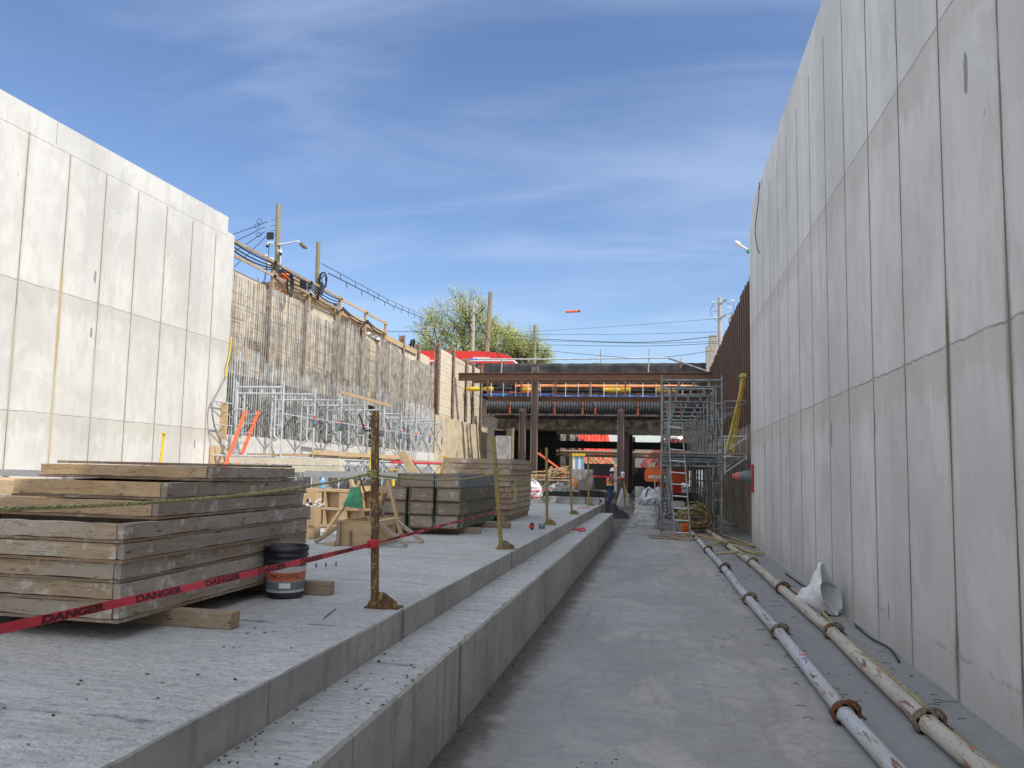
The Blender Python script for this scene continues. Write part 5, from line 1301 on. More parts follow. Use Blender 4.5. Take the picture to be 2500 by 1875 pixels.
for k in range(2):
    for j in range(2):
        one(MB().bx(-3.35+.42*k, -2.95+.42*k, 29.6, 29.8, 1.30+.2*j-.0, 1.49+.2*j), 'cinder_block', M['block'], 'grey cinder block in the little pile left of the blue and white boards', 'block', (-3.1+.42*k, 29.7, 1.3), 'cinder blocks left of the boards')
one(MB().bx(-3.4, -2.5, 29.5, 29.9, 0, 1.298), 'crate', M['gryx'], 'tall grey crate carrying the cinder blocks', 'crate', (-3, 29.7, 0))
for k in range(4):
    one(MB().bx(-3.25+.40*k, -2.87+.40*k, 21.7, 21.92, .705, .885), 'cinder_block', M['block'], 'cinder block in the low row at the end of the slab', 'block', (-3.05+.4*k, 21.8, .7), 'cinder blocks at the slab end')
one(MB().bx(-3.4, -1.6, 21.3, 23.0, .0, .70), 'rear_plinth', M['conc'], 'low concrete plinth under the row of cinder blocks', 'plinth', (-2.5, 22, 0))
m = MB(); r = random.Random(12)
for i in range(60):
    c = Vector((-3.0+r.gauss(0,.22), 23.6+r.gauss(0, .2), 1.0+abs(r.gauss(0,.10))))
    m.tube([c, c+Vector((r.uniform(-.15,.15), r.uniform(-.1,.1), r.uniform(-.05,.08))), c+Vector((r.uniform(-.2,.2), r.uniform(-.1,.1), r.uniform(-.08,.05)))], .012, 4)
tag(m.build('tangled_wire', M['galv'], None, (-3, 23.6, .9)), 'tangle of silvery wire heaped beyond the cinder blocks', 'wire', kind='stuff')
one(MB().bx(-3.5, -2.5, 23.3, 24.0, 0, .98), 'skip', M['black'], 'dark skip under the tangle of silvery wire', 'skip', (-3, 23.6, 0))
o = one(blob(-4.15, 24.5, .8, .5, .5, 4.4), 'sack', M['bagw'], 'white sheet bundle in front of the starter bar wall', 'sack', (-4.15, 24.5, 0)); o.location.z = .7
m = MB(); r = random.Random(22)
for i in range(26):
    c = Vector((-4.3+r.gauss(0,.3), 23.5, .74+abs(r.gauss(0,.06)))); m.beam(c, c+Vector((r.uniform(-.3,.3), .1, r.uniform(-.02,.06))), .05, .02)
tag(m.build('red_tape_heap', M['redtape'], None, (-4.3, 23.5, .7)), 'heap of crumpled red tape below the white sheet bundle', 'tape', kind='stuff')
one(MB().beam((-4.5, 22.9, .85), (-2.9, 26.0, 1.12), .02, .04), 'danger_tape', M['redtape'], 'sagging red tape beyond the tall rear stack', 'tape', (-3, 24, .95))
one(MB().beam((-4.2, 34.2, 1.42), (-2.1, 34.6, 1.40), .02, .09), 'danger_tape', M['redtape'], 'straight red tape behind the surveyor', 'tape', (-3, 34.4, 1.4))
one(MB().beam((-3.9, 26.5, 1.1), (-3.7, 26.5, 1.75), .09, .09), 'timber_post', M['newz'], 'short pale timber post at the right edge of the tall rear stack', 'post', (-3.9, 26.5, 1.1))
one(MB().lathe([(0,0),(.10,0),(.12,.32),(.125,.34),(0,.34)], (-2.45, 27.5, .95), 18), 'drum', M['bag'], 'pale grey drum just left of the surveyor', 'drum', (-2.55, 27.5, .95))
one(MB().bx(-3.0, -2.1, 26.8, 27.9, 0, .948), 'machine_crate', M['black'], 'black crate carrying the pale grey drum', 'crate', (-2.55, 27.4, 0))
one(MB().lathe([(0,0),(.13,0),(.16,.2),(.1,.42),(0,.44)], (-2.78, 25.0, .98), 12), 'cooler', M['orangefab'], 'orange drinks cooler left of the pale grey drum', 'cooler', (-2.78, 25.0, .98))
one(MB().bx(-3.0, -2.6, 24.8, 25.3, 0, .978), 'pallet_stack', M['oldx'], 'stack of pallets under the orange drinks cooler', 'pallets', (-2.8, 25, 0))
f = thing('steel_bench', 'grey steel frame bench at the end of the upper kerb', 'bench', (-2.0, 24.2, 0))
MB().tube([(-2.35, 24, .75), (-1.75, 24, .78), (-1.75, 24, .03)], .025, 6).tube([(-2.35, 24.6, .75), (-1.75, 24.6, .78), (-1.75, 24.6, .03)], .025, 6).build('frame', M['galv'], f)
MB().bx(-2.3, -1.78, 24.05, 24.55, .25, .3).bx(-2.3, -1.78, 24.05, 24.55, .5, .55).build('shelf', M['gryx'], f)
for i in range(5):
    o = one(blob(-1.86+.07*i, 36.6+.3*(i % 2), .34, .4, .30+.22*(i % 3), 3.3+i, n=12), 'sack', M['bagw'] if i % 2 else M['bag'], ('first', 'second', 'third', 'fourth', 'fifth')[i]+' pale sack from the left in the heap beside the tripod', 'sack', (-1.86+.07*i, 36.6, 0), 'pale sacks beside the tripod')
m = MB(); vs = []; fs = []; nx = 26; ny = 12
for i in range(nx+1):
    for j in range(ny+1):
        u = i/nx; v = j/ny; x = -2.05+.95*u; y = 27.3+1.2*v
        h = (.68*(1-u)**1.1*math.sin(PI*v)**.6+.10*math.sin(PI*v)*(u < .97))*(1+.35*mnoise.noise((x*6, y*3, 1)))+.05*mnoise.noise((x*14, y*7, 2))*math.sin(PI*v)
        vs.append((x, y, max(.005, h)))
for i in range(nx):
    for j in range(ny): k = i*(ny+1)+j; fs.append((k, k+1, k+ny+2, k+ny+1))
one(m.add(vs, fs, True), 'plastic_sheet', M['blackbag'], 'crumpled black plastic sheet on the floor at the end of the steps', 'plastic sheet', (-1.6, 27.9, 0))
for i, (a, b) in enumerate((((-.95, 21.0, .01), (-1.15, 24.4, .015)), ((-1.2, 23.3, .02), (-.75, 22.9, .02)), ((-1.1, 22.9, .03), (-.95, 22.0, .03)))):
    one(MB().beam(a, b, .035, .015), 'wood_strip', M['gryx'], 'loose grey wood strip on the floor beyond the steps', 'strip', a, 'loose strips beyond the steps')
for i, (x0, x1, y) in enumerate(((-.25, .75, 19.5), (.1, 1.3, 20.9), (-.3, .4, 20.2))):
    one(MB().beam((x0, y, .025), (x1, y+.1, .03), .14, .035), 'plank', M['gryx'], ('pale', 'dark', 'short')[i]+' plank on the floor under the front scaffold frame', 'plank', (x0, y, 0))
m = MB(); r = random.Random(6)
for i in range(70):
    x = r.uniform(.2, 2.2); y = r.uniform(22, 36); m.beam((x, y, .03+r.random()*.05), (x+r.uniform(-.4,.4), y+r.uniform(-.6,.6), .03+r.random()*.06), .07, .03)
tag(m.build('scrap_litter', M['gryx'], None, (1, 28, 0)), kind='stuff')

# orange lift
L = thing('boom_lift', 'orange boom lift parked behind the bulk bags, lettered white label on its tail', 'lift', (.3, 34.5, 0))
m = MB(); q = [(-.66, 1.32), (-.60, 1.24), (1.2, 1.24), (1.2, 1.86), (-.50, 1.86), (-.62, 1.80), (-.68, 1.60)]
m.prism(q, 34.0, 35.6, 'y').build('counterweight', M['orange'], L)
MB().bx(-.52, -.22, 33.98, 34.3, 1.862, 2.06).build('control_box', simple('cream_panel', (.62,.56,.32), .5), L)
MB().bx(-.4, 1.6, 33.9, 35.8, .45, .75).build('chassis', M['black'], L)
MB().bx(-.1, .9, 34.2, 35.4, .75, 1.24).build('turntable', M['red'], L)
MB().beam((.3, 34.8, 2.0), (1.6, 37.5, 2.05), .3, .25).build('boom', M['orange'], L)
MB().prism([(-.20, 1.86), (.08, 1.86), (.12, 2.0)], 33.95, 33.985, 'y').build('flag', M['orangel'], L)
for x in (-.25, 1.45):
    for y in (33.9, 35.6):
        wl = MB().lathe([(.1,-.1),(.36,-.12),(.40,-.08),(.40,.08),(.36,.12),(.1,.1)], (0,0,0), 20); wl.v = [Vector((p.x, p.z, p.y))+Vector((x, y, .41)) for p in wl.v]
        wl.build('wheel', M['black'], L)
MB().bx(-.50, .30, 33.985, 33.998, 1.38, 1.50).build('label_plate', M['white'], L)
vs, fs = text2d('United Rentals', .10)
MB().add([(-.44+x*.92, 33.983, 1.405+y) for x, y in vs], fs).build('lettering', M['navy'], L)
one(MB().lathe([(0,0),(.20,0),(.22,.7),(.23,.72),(0,.72)], (-.85, 33.5, 0.3), 18), 'drum', M['bagw'], 'white drum left of the orange lift', 'drum', (-.85, 33.5, .3))
one(MB().bx(-1.1, -.6, 33.3, 33.8, 0, .298), 'pallet', M['black'], 'dark pallet under the white drum', 'pallet', (-.85, 33.5, 0))
# ================================================================ STREET LEVEL
o = thing('utility_pole', 'tall wooden utility pole with lamp arm and cameras, leftmost of the poles', 'pole', (-14.98, 27.6, 7))
MB().tube([(-14.93, 27.6, 6.9), (-14.98, 27.6, 9.5), (-15.05, 27.6, 11.95)], [.115, .105, .095], 14).build('shaft', M['pole'], o)
MB().tube([(-14.80, 27.55, 7.0), (-14.84, 27.55, 10.3)], .035, 8).build('riser_conduit', M['galv'], o)
l = MB().tube(smoothpath([(-14.95, 27.5, 10.29), (-14.44, 27.5, 10.34), (-14.12, 27.5, 10.39), (-13.98, 27.5, 10.33)]), .028, 8).build('lamp_arm', M['white'], o)
MB().lathe([(0,0)], (0,0,0), 3) if False else None
m = MB().tube([(-14.0, 27.5, 10.34), (-13.93, 27.5, 10.27), (-13.80, 27.5, 10.16), (-13.68, 27.5, 10.08)], [.04, .08, .085, .02], 10); m.build('lamp_head', M['clamp'], o)
MB().bx(-15.40, -15.14, 27.42, 27.50, 10.50, 10.78).build('floodlight', M['black'], o)
for x, z in ((-15.32, 10.27), (-14.74, 9.93)):
    c = MB().tube([(x+(.2 if x < -15 else -.14), 27.45, z+.08), (x, 27.42, z+.07), (x-.03, 27.42, z-.02)], .045, 8).build('security_camera', M['white'], o)
    MB().lathe([(0,-.12),(.05,-.10),(.06,-.04),(.05,0)], (x-.03, 27.42, z), 12).build('dome', M['black'], c)
MB().bx(-15.32, -15.10, 27.42, 27.52, 9.42, 9.76).build('junction_box', M['white'], o)
MB().bx(-15.50, -15.36, 27.45, 27.5, 9.82, 9.90).build('antenna', M['white'], o)
for i, z in enumerate((11.36, 11.12, 10.92, 10.72, 10.4)):
    MB().tube([(-15.08, 27.6, z), (-15.36, 27.6, z-.02)], .014, 5).build('bracket', M['insul'], o)
for i, (x, z, xl, yl) in enumerate(((-15.5, 11.27, -17.9, 28.6), (-15.6, 11.07, -17.6, 28.7), (-15.6, 10.87, -17.3, 28.8), (-15.5, 10.70, -17.1, 29.1), (-15.35, 10.39, -16.2, 29.0), (-15.4, 9.89, -16.4, 29.3))):
    d = Vector((xl-x, yl-27.6, 0)); e = Vector((x, 27.6, z))+d*7; e.z = z-.35
    pts = sag((x, 27.6, z), tuple(e), .35, 14)
    m = MB().tube(pts, .014, 5)
    if i in (0, 1, 3):
        p = pts[0]; m.tube([p+Vector((-.35+.12*math.cos(a*.7), 0, .05+.09*math.sin(a*.7))) for a in range(9)], .012, 4, closed=True)
    one(m, 'overhead_cable', M['cable'], 'black overhead cable running left from the pole with the lamp arm', 'cable', (x, 27.6, z), 'cables left of the lamp pole')
o = thing('utility_pole', 'plain wooden pole carrying a big black cable coil', 'pole', (-15.33, 32, 7))
MB().tube([(-15.33, 32, 6.9), (-15.38, 32, 11.75)], [.11, .095], 14).build('shaft', M['pole'], o)
m = MB(); r = random.Random(4)
for q in range(12):
    a0 = r.uniform(-.03, .03); m.tube([(-15.03+a0+(.17+r.uniform(-.02,.02))*math.cos(a*PI/10), 31.85+.02*q*.3, 9.93+(.38+r.uniform(-.03,.03))*math.sin(a*PI/10)) for a in range(20)], .014, 5, closed=True)
for q in range(4): m.tube(smoothpath([(-15.0+.04*q, 31.85, 10.2), (-15.05-.05*q, 31.85, 9.95), (-14.95, 31.85, 9.7)]), .012, 4)
one(m, 'cable_coil', M['cable'], 'big black cable coil hung on the plain wooden pole', 'cable', (-15.03, 31.85, 9.5))
for i, ((a, b), (c, d)) in enumerate((((-15.18, 10.75), (-22.94, 16.45)), ((-14.84, 10.30), (-22.37, 15.91)))):
    m = MB().tube([(a, 32, b), (a+(c-a)*.5, 51, b+(d-b)*.5-.15), (c, 70, d)], .018+.008*i, 5)
    for k in range(9):
        f = .1+.1*k; p = Vector((a, 32, b)).lerp(Vector((c, 70, d)), f)-Vector((0,0,.25*f*(1-f)*2+.02)); m.tube([p, p+Vector((.05, 0, -.28))], .02, 4)
    one(m, 'overhead_cable', M['cable'], ('upper' if i == 0 else 'lower')+' of two black cables with hanging clips running towards the big tree', 'cable', (a, 32, b))
o = thing('camera_pole', 'pale concrete pole with a camera on top in front of the big tree', 'pole', (-15.5, 62, 7.5))
MB().tube([(-15.46, 62, 7.4), (-15.5, 62, 15.5)], [.19, .13], 12).build('shaft', M['conpole'], o)
MB().beam((-15.5, 62, 15.7), (-15.05, 62, 15.25), .22, .16).build('camera', M['galv'], o)
MB().tube([(-15.5, 62, 15.5), (-15.5, 62, 16.1)], .03, 6).build('aerial', M['black'], o)
one(MB().tube([(-13.95, 60, 7.4), (-13.6, 60, 15.97)], [.24, .17], 12), 'utility_pole', M['pole'], 'leaning bare wooden pole between the two trees', 'pole', (-13.95, 60, 7.4))
one(MB().tube([(-11.55, 70, 7.4), (-11.54, 70, 15.12)], [.16, .13], 10), 'utility_pole', M['pole'], 'thin wooden pole at the right edge of the small tree', 'pole', (-11.55, 70, 7.4))
one(MB().tube([(-6.9, 90, 7.4), (-6.9, 90, 16.0)], [.12, .1], 8), 'street_pole', M['conpole'], 'far thin pale pole standing over the middle of the tarpaulin', 'pole', (-6.9, 90, 7.4)).hide_render = False
one(MB().tube(sag((-15.5, 62, 14.8), (-9.9, 52, 7.9), .3, 12), .035, 5), 'guy_wire', M['cable'], 'thick dark cable dropping from the concrete pole to the bus', 'cable', (-12, 57, 11))
o = thing('utility_pole', 'distant grey utility pole with crossarms and insulators beside the brown sheet wall', 'pole', (3.58, 48, 9.6))
MB().tube([(3.58, 48, 7.4), (3.57, 48, 12.45)], [.15, .12], 12).build('shaft', M['conpole'], o)
for (z, y2) in ((12.2, 0), (11.3, 0)):
    MB().beam((3.48, 47.9, z-.25), (3.95, 47.9, z+.08), .09, .09).build('crossarm', M['galvd'], o)
for i, (dx, z) in enumerate(((-.38, 12.12), (-.42, 11.85), (.75, 12.22), (.5, 12.05), (.55, 11.8), (-.25, 11.55), (.45, 11.25), (.62, 11.35), (-.3, 11.15))):
    MB().tube([(3.57+dx-.12, 47.85, z), (3.57+dx+.12, 47.85, z+.03*(1 if dx < 0 else -1))], .035, 6).build('insulator', M['insul'] if i % 2 else M['white'], o)
for (a, b, c) in (((3.2, 12.1), (3.0, 11.5), (3.4, 10.9)), ((4.4, 12.1), (4.3, 11.5), (3.8, 11.2)), ((4.6, 12.0), (4.6, 11.6), (4.0, 11.3))):
    MB().tube(smoothpath([(a[0], 47.85, a[1]), (b[0], 47.85, b[1]), (c[0], 47.85, c[1])]), .012, 4).build('jumper_wire', M['cable'], o)
one(MB().tube([(4.15, 45.0, 10.2), (4.15, 45.0, 10.75)], .16, 10).tube([(3.85, 45, 10.3), (3.85, 45, 10.55), (4.1, 45, 10.7)], .03, 5), 'transformer', M['insul'], 'grey transformer showing over the ragged brown wall top', 'transformer', (4.15, 45, 10.2))
for i, (a, b, c) in enumerate((((-9.75, 60, 12.69), (-2.6, 54, 11.9), (3.51, 48, 11.13)), ((-9.75, 60, 12.42), (-2.6, 54, 11.3), (3.55, 48, 10.31)), ((-9.74, 60, 12.06), (-1.48, 54, 10.71), (3.39, 48, 10.04)), ((-9.74, 60, 11.93), (-1.48, 54, 10.66), (3.51, 48, 9.71)), ((-9.74, 60, 11.59), (-1.48, 54, 10.45), (3.51, 48, 9.61)), ((-9.73, 60, 11.17), (-1.48, 54, 9.61), (3.26, 48, 9.15)))):
    a0 = Vector(a)+(Vector(a)-Vector(b))*.45; a0.z = a[2]+.35
    pts = smoothpath([a0, a, b, c], 8)
    one(MB().tube(pts, (.010, .012, .022, .014, .016, .016)[i], 5), 'overhead_cable', M['cable'], 'thin overhead cable strung across the gap towards the distant pole with crossarms', 'cable', b, 'cables across the gap')
one(MB().tube(smoothpath([(-27, 60, 12.86), (-19, 60, 12.76), (-15, 60, 12.75), (-9.9, 62, 12.5)]), .022, 5), 'overhead_cable', M['cable'], 'level black cable entering the big tree from the left', 'cable', (-19, 60, 12.7))
o = thing('cable_marker', 'small orange marker tube floating in the open sky on a hair-thin wire', 'marker', (-4.6, 40, 10.04))
MB().tube([(-4.95, 40, 10.03), (-4.24, 40, 10.05)], .065, 10).build('tube', M['orangel'], o)
MB().tube([(-4.26, 40, 10.05), (-4.20, 40, 10.05)], .07, 10).build('end_cap', M['black'], o)
MB().tube([(-12.5, 44, 11.4), (-4.6, 40, 10.04), (2.9, 38, 9.6)], .003, 4).build('wire', M['galv'], o)
o = thing('street_lamp', 'white street lamp head with a green lens poking out from behind the tall grey wall', 'lamp', (3.6, 30, 7.4))
MB().tube([(4.6, 30.2, 7.4), (4.6, 30.2, 9.2), (3.9, 30, 9.75), (3.30, 30, 10.18)], .05, 8).build('arm', M['white'], o)
MB().tube([(3.36, 30, 10.16), (3.0, 30, 10.40), (2.93, 30, 10.46), (2.82, 30, 10.56)], [.03, .05, .10, .05], 8).build('head', M['white'], o)
MB().tube([(3.46, 30, 10.12), (3.28, 30, 10.17), (3.22, 30, 10.14)], [.10, .09, .03], 8).build('green_housing', M['redgreen'], o)

# bus
o = thing('bus', 'red bus on the street behind the black tarpaulin, only its roof showing', 'bus', (-17, 58.2, 7.5))
prof = [(-24, 8.0), (-11.15, 8.0), (-11.02, 9.4), (-11.05, 9.95), (-11.35, 10.25), (-11.9, 10.45), (-13.2, 10.62), (-16, 10.72), (-24, 10.72)]
MB().prism([(-24, 9.98), (-11.06, 9.98), (-11.35, 10.27), (-11.9, 10.46), (-13.2, 10.62), (-16, 10.69), (-24, 10.71)], 57, 59.5, 'y').build('roof', M['red'], o)
MB().prism([(-24, 9.86), (-11.03, 9.86), (-11.05, 9.977), (-24, 9.977)], 56.98, 59.52, 'y').build('white_stripe', M['white'], o)
MB().prism([(-24, 7.9), (-11.1, 7.9), (-11.0, 9.0), (-11.03, 9.857), (-24, 9.857)], 57, 59.5, 'y').build('body', M['red'], o)
for i in range(7): MB().bx(-23.5+i*1.7, -22.0+i*1.7, 56.97, 56.995, 8.8, 9.7).build('window', M['glass'], o)
MB().bx(-10.999, -10.97, 57.2, 59.3, 8.6, 9.8).build('windscreen', M['glass'], o)
for x in (-21.5, -13.2):
    wl = MB().lathe([(0,-.13),(.46,-.15),(.48,-.1),(.48,.1),(.46,.15),(0,.13)], (0,0,0), 20); wl.v = [Vector((p.x, p.z, p.y))+Vector((x, 57.1, 7.98)) for p in wl.v]
    wl.build('wheel', M['black'], o)
MB().prism([(-14.2, 10.08), (-12.9, 10.08), (-12.9, 10.17), (-14.2, 10.17)], 56.975, 56.998, 'y').build('route_marking', M['white'], o)

# ---------------------------------------------------------------- trees
leafm = []
for nm, c in (('spring_leaves_light', (.60,.62,.24)), ('spring_leaves_mid', (.44,.50,.17))):
    t = NT(nm); co = t.co(); n = t.noise(co, 1.1, 3, .6)
    cc = t.mix(t.st(n, .35, .65), tuple(k*.6 for k in c), tuple(k*1.35 for k in c))
    b = t.n('BsdfPrincipled', {'Base Color': cc, 'Roughness': .6}); tr = t.n('BsdfTranslucent', {'Color': cc}); mx = t.n('MixShader', {0: .5, 1: b, 2: tr}); t.t.links.new(mx.outputs[0], t.out.inputs[0]); leafm.append(t.m)
bark = simple('tree_bark', (.12,.105,.09), .95, var=.3)
def tree(base, top, rad, seed, label, forks, nleaf, spread, leaf, shapes):
    r = random.Random(seed); o = thing('tree', label, 'tree', base)
    wd = MB(); tips = []
    inside = lambda p: any(((p.x-cx)/rx)**2+((p.z-cz)/rz)**2 < 1 for cx, cz, rx, rz in shapes)
    def grow(p, d, L, rr, lvl):
        if lvl >= 3 and not inside(p): return
        pts = [p]; q = p.copy(); dd = d.copy(); n = 5
        for i in range(n):
            dd = (dd+Vector((r.gauss(0,.13), r.gauss(0,.13), r.gauss(.03,.08)))).normalized(); q = q+dd*L/n; pts.append(q.copy())
        if lvl >= 1:
            while len(pts) > 2 and not inside(pts[-1]): pts.pop()
        n = len(pts)-1; q = pts[-1]
        wd.tube(pts, [rr*(1-.6*i/n) for i in range(n+1)], 6 if lvl < 2 else 4, True)
        if lvl >= 2: tips.extend(pts[1:])
        if lvl >= 1 and not inside(q): return
        if lvl < 4:
            k = 4 if lvl < 3 else 3
            for j in range(k):
                f = .35+.65*(j+r.random())/k; b = pts[min(n, int(f*n))]
                a = r.uniform(0, 2*PI); nd = (dd*.75+Vector((math.cos(a), math.sin(a), r.uniform(-.15,.6)))*spread).normalized()
                grow(b, nd, L*r.uniform(.5,.72), rr*.5, lvl+1)
    H = top-base[2]
    for (dx, dz, L) in forks:
        grow(Vector(base)+Vector((dx*.4, 0, 0)), Vector((dx, r.uniform(-.1,.1), dz)).normalized(), H*L, rad, 0)
    wd.build('trunk', bark, o)
    lm = MB()
    ok = [p for p in tips if inside(p)]
    r.shuffle(ok)
    for i in range(nleaf):
        p = ok[r.randrange(len(ok))]+Vector((r.gauss(0,.30), r.gauss(0,.35), r.gauss(0,.26)))
        s = leaf*r.uniform(.6, 1.3); a = Vector((r.gauss(0,1), r.gauss(0,1), r.gauss(0,1))).normalized(); b = a.orthogonal().normalized()
        lm.add([p, p+a*s*.5+b*s*.28, p+a*s, p+a*s*.5-b*s*.28], [(0,1,2,3)])
    k = lm.build('crown', leafm[0], o); k.data.materials.append(leafm[1])
    for pl_ in k.data.polygons: pl_.material_index = 1 if r.random() < .45 else 0
    return o
tree((-19.2, 75, 7.5), 19.6, .24, 11, 'big pale green spring tree behind the red bus', [(-.42, 1, .56), (-.12, 1, .66), (.26, 1, .62), (-.25, .95, .56), (.08, 1, .5)], 18000, .62, .17,
     [(-20.3, 15.9, 4.2, 3.9), (-18.8, 12.6, 3.6, 3.6), (-22.4, 12.5, 2.2, 2.2), (-23, 15.6, 1.5, 1.6)])
tree((-14.2, 78, 7.5), 16.6, .18, 23, 'smaller pale green spring tree at the right end of the bus', [(-.45, 1, .58), (.0, 1, .72), (.42, .95, .66), (.2, 1, .7), (-.15, 1, .62)], 16000, .75, .165, [(-14.3, 13.8, 3.3, 3.0), (-16.5, 12.5, 2.4, 2.4), (-12.9, 12.6, 1.9, 2.4)])
for (x, y, z, s, lb) in ((-27.1, 60, 15.2, .55, 'dark conifer tip poking above the fresh timber rail'), (-20.1, 60, 12.1, .35, 'tiny dark conifer tip at the end of the timber wall')):
    o = thing('conifer', lb, 'tree', (x, y, 7.5)); r = random.Random(int(z*10))
    MB().tube([(x, y, 7.0), (x, y, z)], [.14, .02], 6).build('trunk', bark, o)
    m = MB()
    for i in range(420):
        h = r.random()**1.2*3.2*s/.55; rr = h*.34*r.random()**.5+.03; a = r.uniform(0, 2*PI)
        p = Vector((x+rr*math.cos(a), y+rr*math.sin(a), z-h)); m.add([p, p+Vector((.16*math.cos(a), .16*math.sin(a), .07)), p+Vector((.10*math.cos(a+1), .1*math.sin(a+1), -.07))], [(0,1,2)])
    m.build('crown', simple('conifer_needles', (.02,.035,.022), .8), o)

# ================================================================ SURVEYOR
def skin(name, joints, links, mat, parent, sub=2):
    me = bpy.data.meshes.new(name); names = list(joints)
    L = Vector(parent.location)
    me.from_pydata([tuple(Vector(joints[k][0])-Vector((0,0,0))) for k in names], [(names.index(a), names.index(b)) for a, b in links], [])
    ob = bpy.data.objects.new(name, me); COL.objects.link(ob)
    sk = ob.modifiers.new('s', 'SKIN'); sk.use_smooth_shade = True
    for i, k in enumerate(names):
        rr = joints[k][1]; me.skin_vertices[0].data[i].radius = rr if isinstance(rr, tuple) else (rr, rr)
    me.skin_vertices[0].data[0].use_root = True
    su = ob.modifiers.new('u', 'SUBSURF'); su.levels = su.render_levels = sub
    dg = bpy.context.evaluated_depsgraph_get(); dg.update()
    nm = bpy.data.meshes.new_from_object(ob.evaluated_get(dg))
    bpy.data.objects.remove(ob); nm.materials.clear(); nm.materials.append(mat)
    o2 = bpy.data.objects.new(name, nm); COL.objects.link(o2); o2.parent = parent
    return o2
Pn = thing('person', 'surveyor in white hard hat and orange vest sighting through a tripod instrument', 'person', (-2.22, 35.1, 0))
J = {'pelvis': ((0,0,.95), (.15,.12)), 'belly': ((.0,0,1.10), (.145,.12)), 'chest': ((.015,0,1.30), (.17,.125)), 'neck': ((.05,0,1.48), .06), 'skull': ((.10,0,1.60), (.085,.08)), 'crown': ((.10,0,1.67), (.075,.07)),
     'shR': ((.04,-.17,1.42), .07), 'elR': ((.20,-.24,1.20), .048), 'wrR': ((.36,-.13,1.36), .034), 'shL': ((.04,.17,1.42), .07), 'elL': ((.22,.22,1.22), .048), 'wrL': ((.40,.10,1.38), .034),
     'hipR': ((.0,-.09,.90), .105), 'knR': ((.03,-.10,.50), .065), 'anR': ((-.02,-.10,.10), .045), 'toR': ((.12,-.10,.04), .04), 'hipL': ((.0,.09,.90), .105), 'knL': ((-.02,.10,.50), .065), 'anL': ((-.10,.10,.10), .045), 'toL': ((.04,.10,.04), .04)}
LK = [('pelvis','belly'),('belly','chest'),('chest','neck'),('neck','skull'),('skull','crown'),('chest','shR'),('shR','elR'),('elR','wrR'),('chest','shL'),('shL','elL'),('elL','wrL'),('pelvis','hipR'),('hipR','knR'),('knR','anR'),('anR','toR'),('pelvis','hipL'),('hipL','knL'),('knL','anL'),('anL','toL')]
skin('body', J, LK, M['skin'], Pn)
def part_skin(name, keys, grow, mat):
    j = {k: (J[k][0], tuple(q+grow for q in J[k][1]) if isinstance(J[k][1], tuple) else J[k][1]+grow) for k in keys}
    return skin(name, j, [l for l in LK if l[0] in keys and l[1] in keys], mat, Pn)
part_skin('trousers', ['pelvis','hipR','knR','anR','hipL','knL','anL'], .016, M['denim'])
plaid = NT('plaid_shirt'); co = plaid.co(); w1 = plaid.n('TexWave', {'Vector': co, 'Scale': 9.}, bands_direction='Z').outputs['Fac']; w2 = plaid.n('TexWave', {'Vector': co, 'Scale': 9.}, bands_direction='X').outputs['Fac']
pm_ = plaid.bsdf(plaid.mix(plaid.st(plaid.ma('MAXIMUM', w1, w2), .8, .9), (.03,.035,.07), (.45,.42,.45)), .8)
part_skin('shirt', ['chest','belly','shR','elR','shL','elL'], .013, pm_)
vs_ = {'pelvis': ((0,0,.97), (.185,.15)), 'belly': ((.0,0,1.12), (.18,.155)), 'chest': ((.0,0,1.30), (.20,.16)), 'top': ((.015,0,1.42), (.13,.12))}
skin('vest', vs_, [('pelvis','belly'),('belly','chest'),('chest','top')], M['vest'], Pn)
MB().lathe([(.165,1.0),(.172,1.0),(.172,1.05),(.165,1.05)], (0,0,0), 20).xf(Matrix.Translation((-2.22,35.1,0))).build('reflective_band', M['hviz'], Pn)
hx = (-2.22+.10, 35.1, 1.655)
MB().lathe([(.135,.0),(.138,.012),(.118,.018),(.115,.06),(.095,.115),(.05,.15),(0,.16)], hx, 24).build('hard_hat', M['white'], Pn)
MB().prism([(hx[0]+.09, 1.658), (hx[0]+.185, 1.650), (hx[0]+.185, 1.655), (hx[0]+.09, 1.672)], 35.02, 35.18, 'y').build('hat_peak', M['white'], Pn)
m = MB().lathe([(.098,-.10),(.105,-.03),(.10,.0)], (hx[0]-.022, 35.1, 1.655), 14); m.build('hair', M['hair'], Pn)
m = MB().tube([(hx[0]+.075, 35.1, 1.60), (hx[0]+.112, 35.1, 1.585), (hx[0]+.08, 35.1, 1.57)], [.01,.013,.01], 6); m.build('nose', M['skin'], Pn)
m = MB()
for s in (-1, 1): m.lathe([(0,-.01),(.009,0),(0,.01)], (hx[0]+.082, 35.1+s*.03, 1.618), 8)
m.build('eyes', M['black'], Pn)
m = MB()
for s in (-1, 1): m.tube([(hx[0]-.01, 35.1+s*.085, 1.62), (hx[0]-.015, 35.1+s*.095, 1.59), (hx[0]-.005, 35.1+s*.085, 1.57)], .012, 5)
m.build('ears', M['skin'], Pn)
MB().tube([(hx[0]+.083, 35.075, 1.545), (hx[0]+.083, 35.125, 1.545)], .005, 4).build('mouth', M['ply'], Pn)
m = MB()
for (wx, wy, wz) in ((.36,-.13,1.36), (.40,.10,1.38)):
    b = Vector((-2.22+wx, 35.1+wy, wz)); m.tube([b, b+Vector((.05,0,.03)), b+Vector((.085,0,.045))], [.03,.038,.03], 8)
    for k in range(4):
        c = b+Vector((.08, -.027+.018*k, .05)); m.tube([c, c+Vector((.035,0,.012)), c+Vector((.055+.004*(k % 2),.004,-.008))], [.010,.009,.007], 5)
    m.tube([b+Vector((.04,.03,.03)), b+Vector((.065,.045,.05)), b+Vector((.09,.04,.06))], [.011,.010,.008], 5)
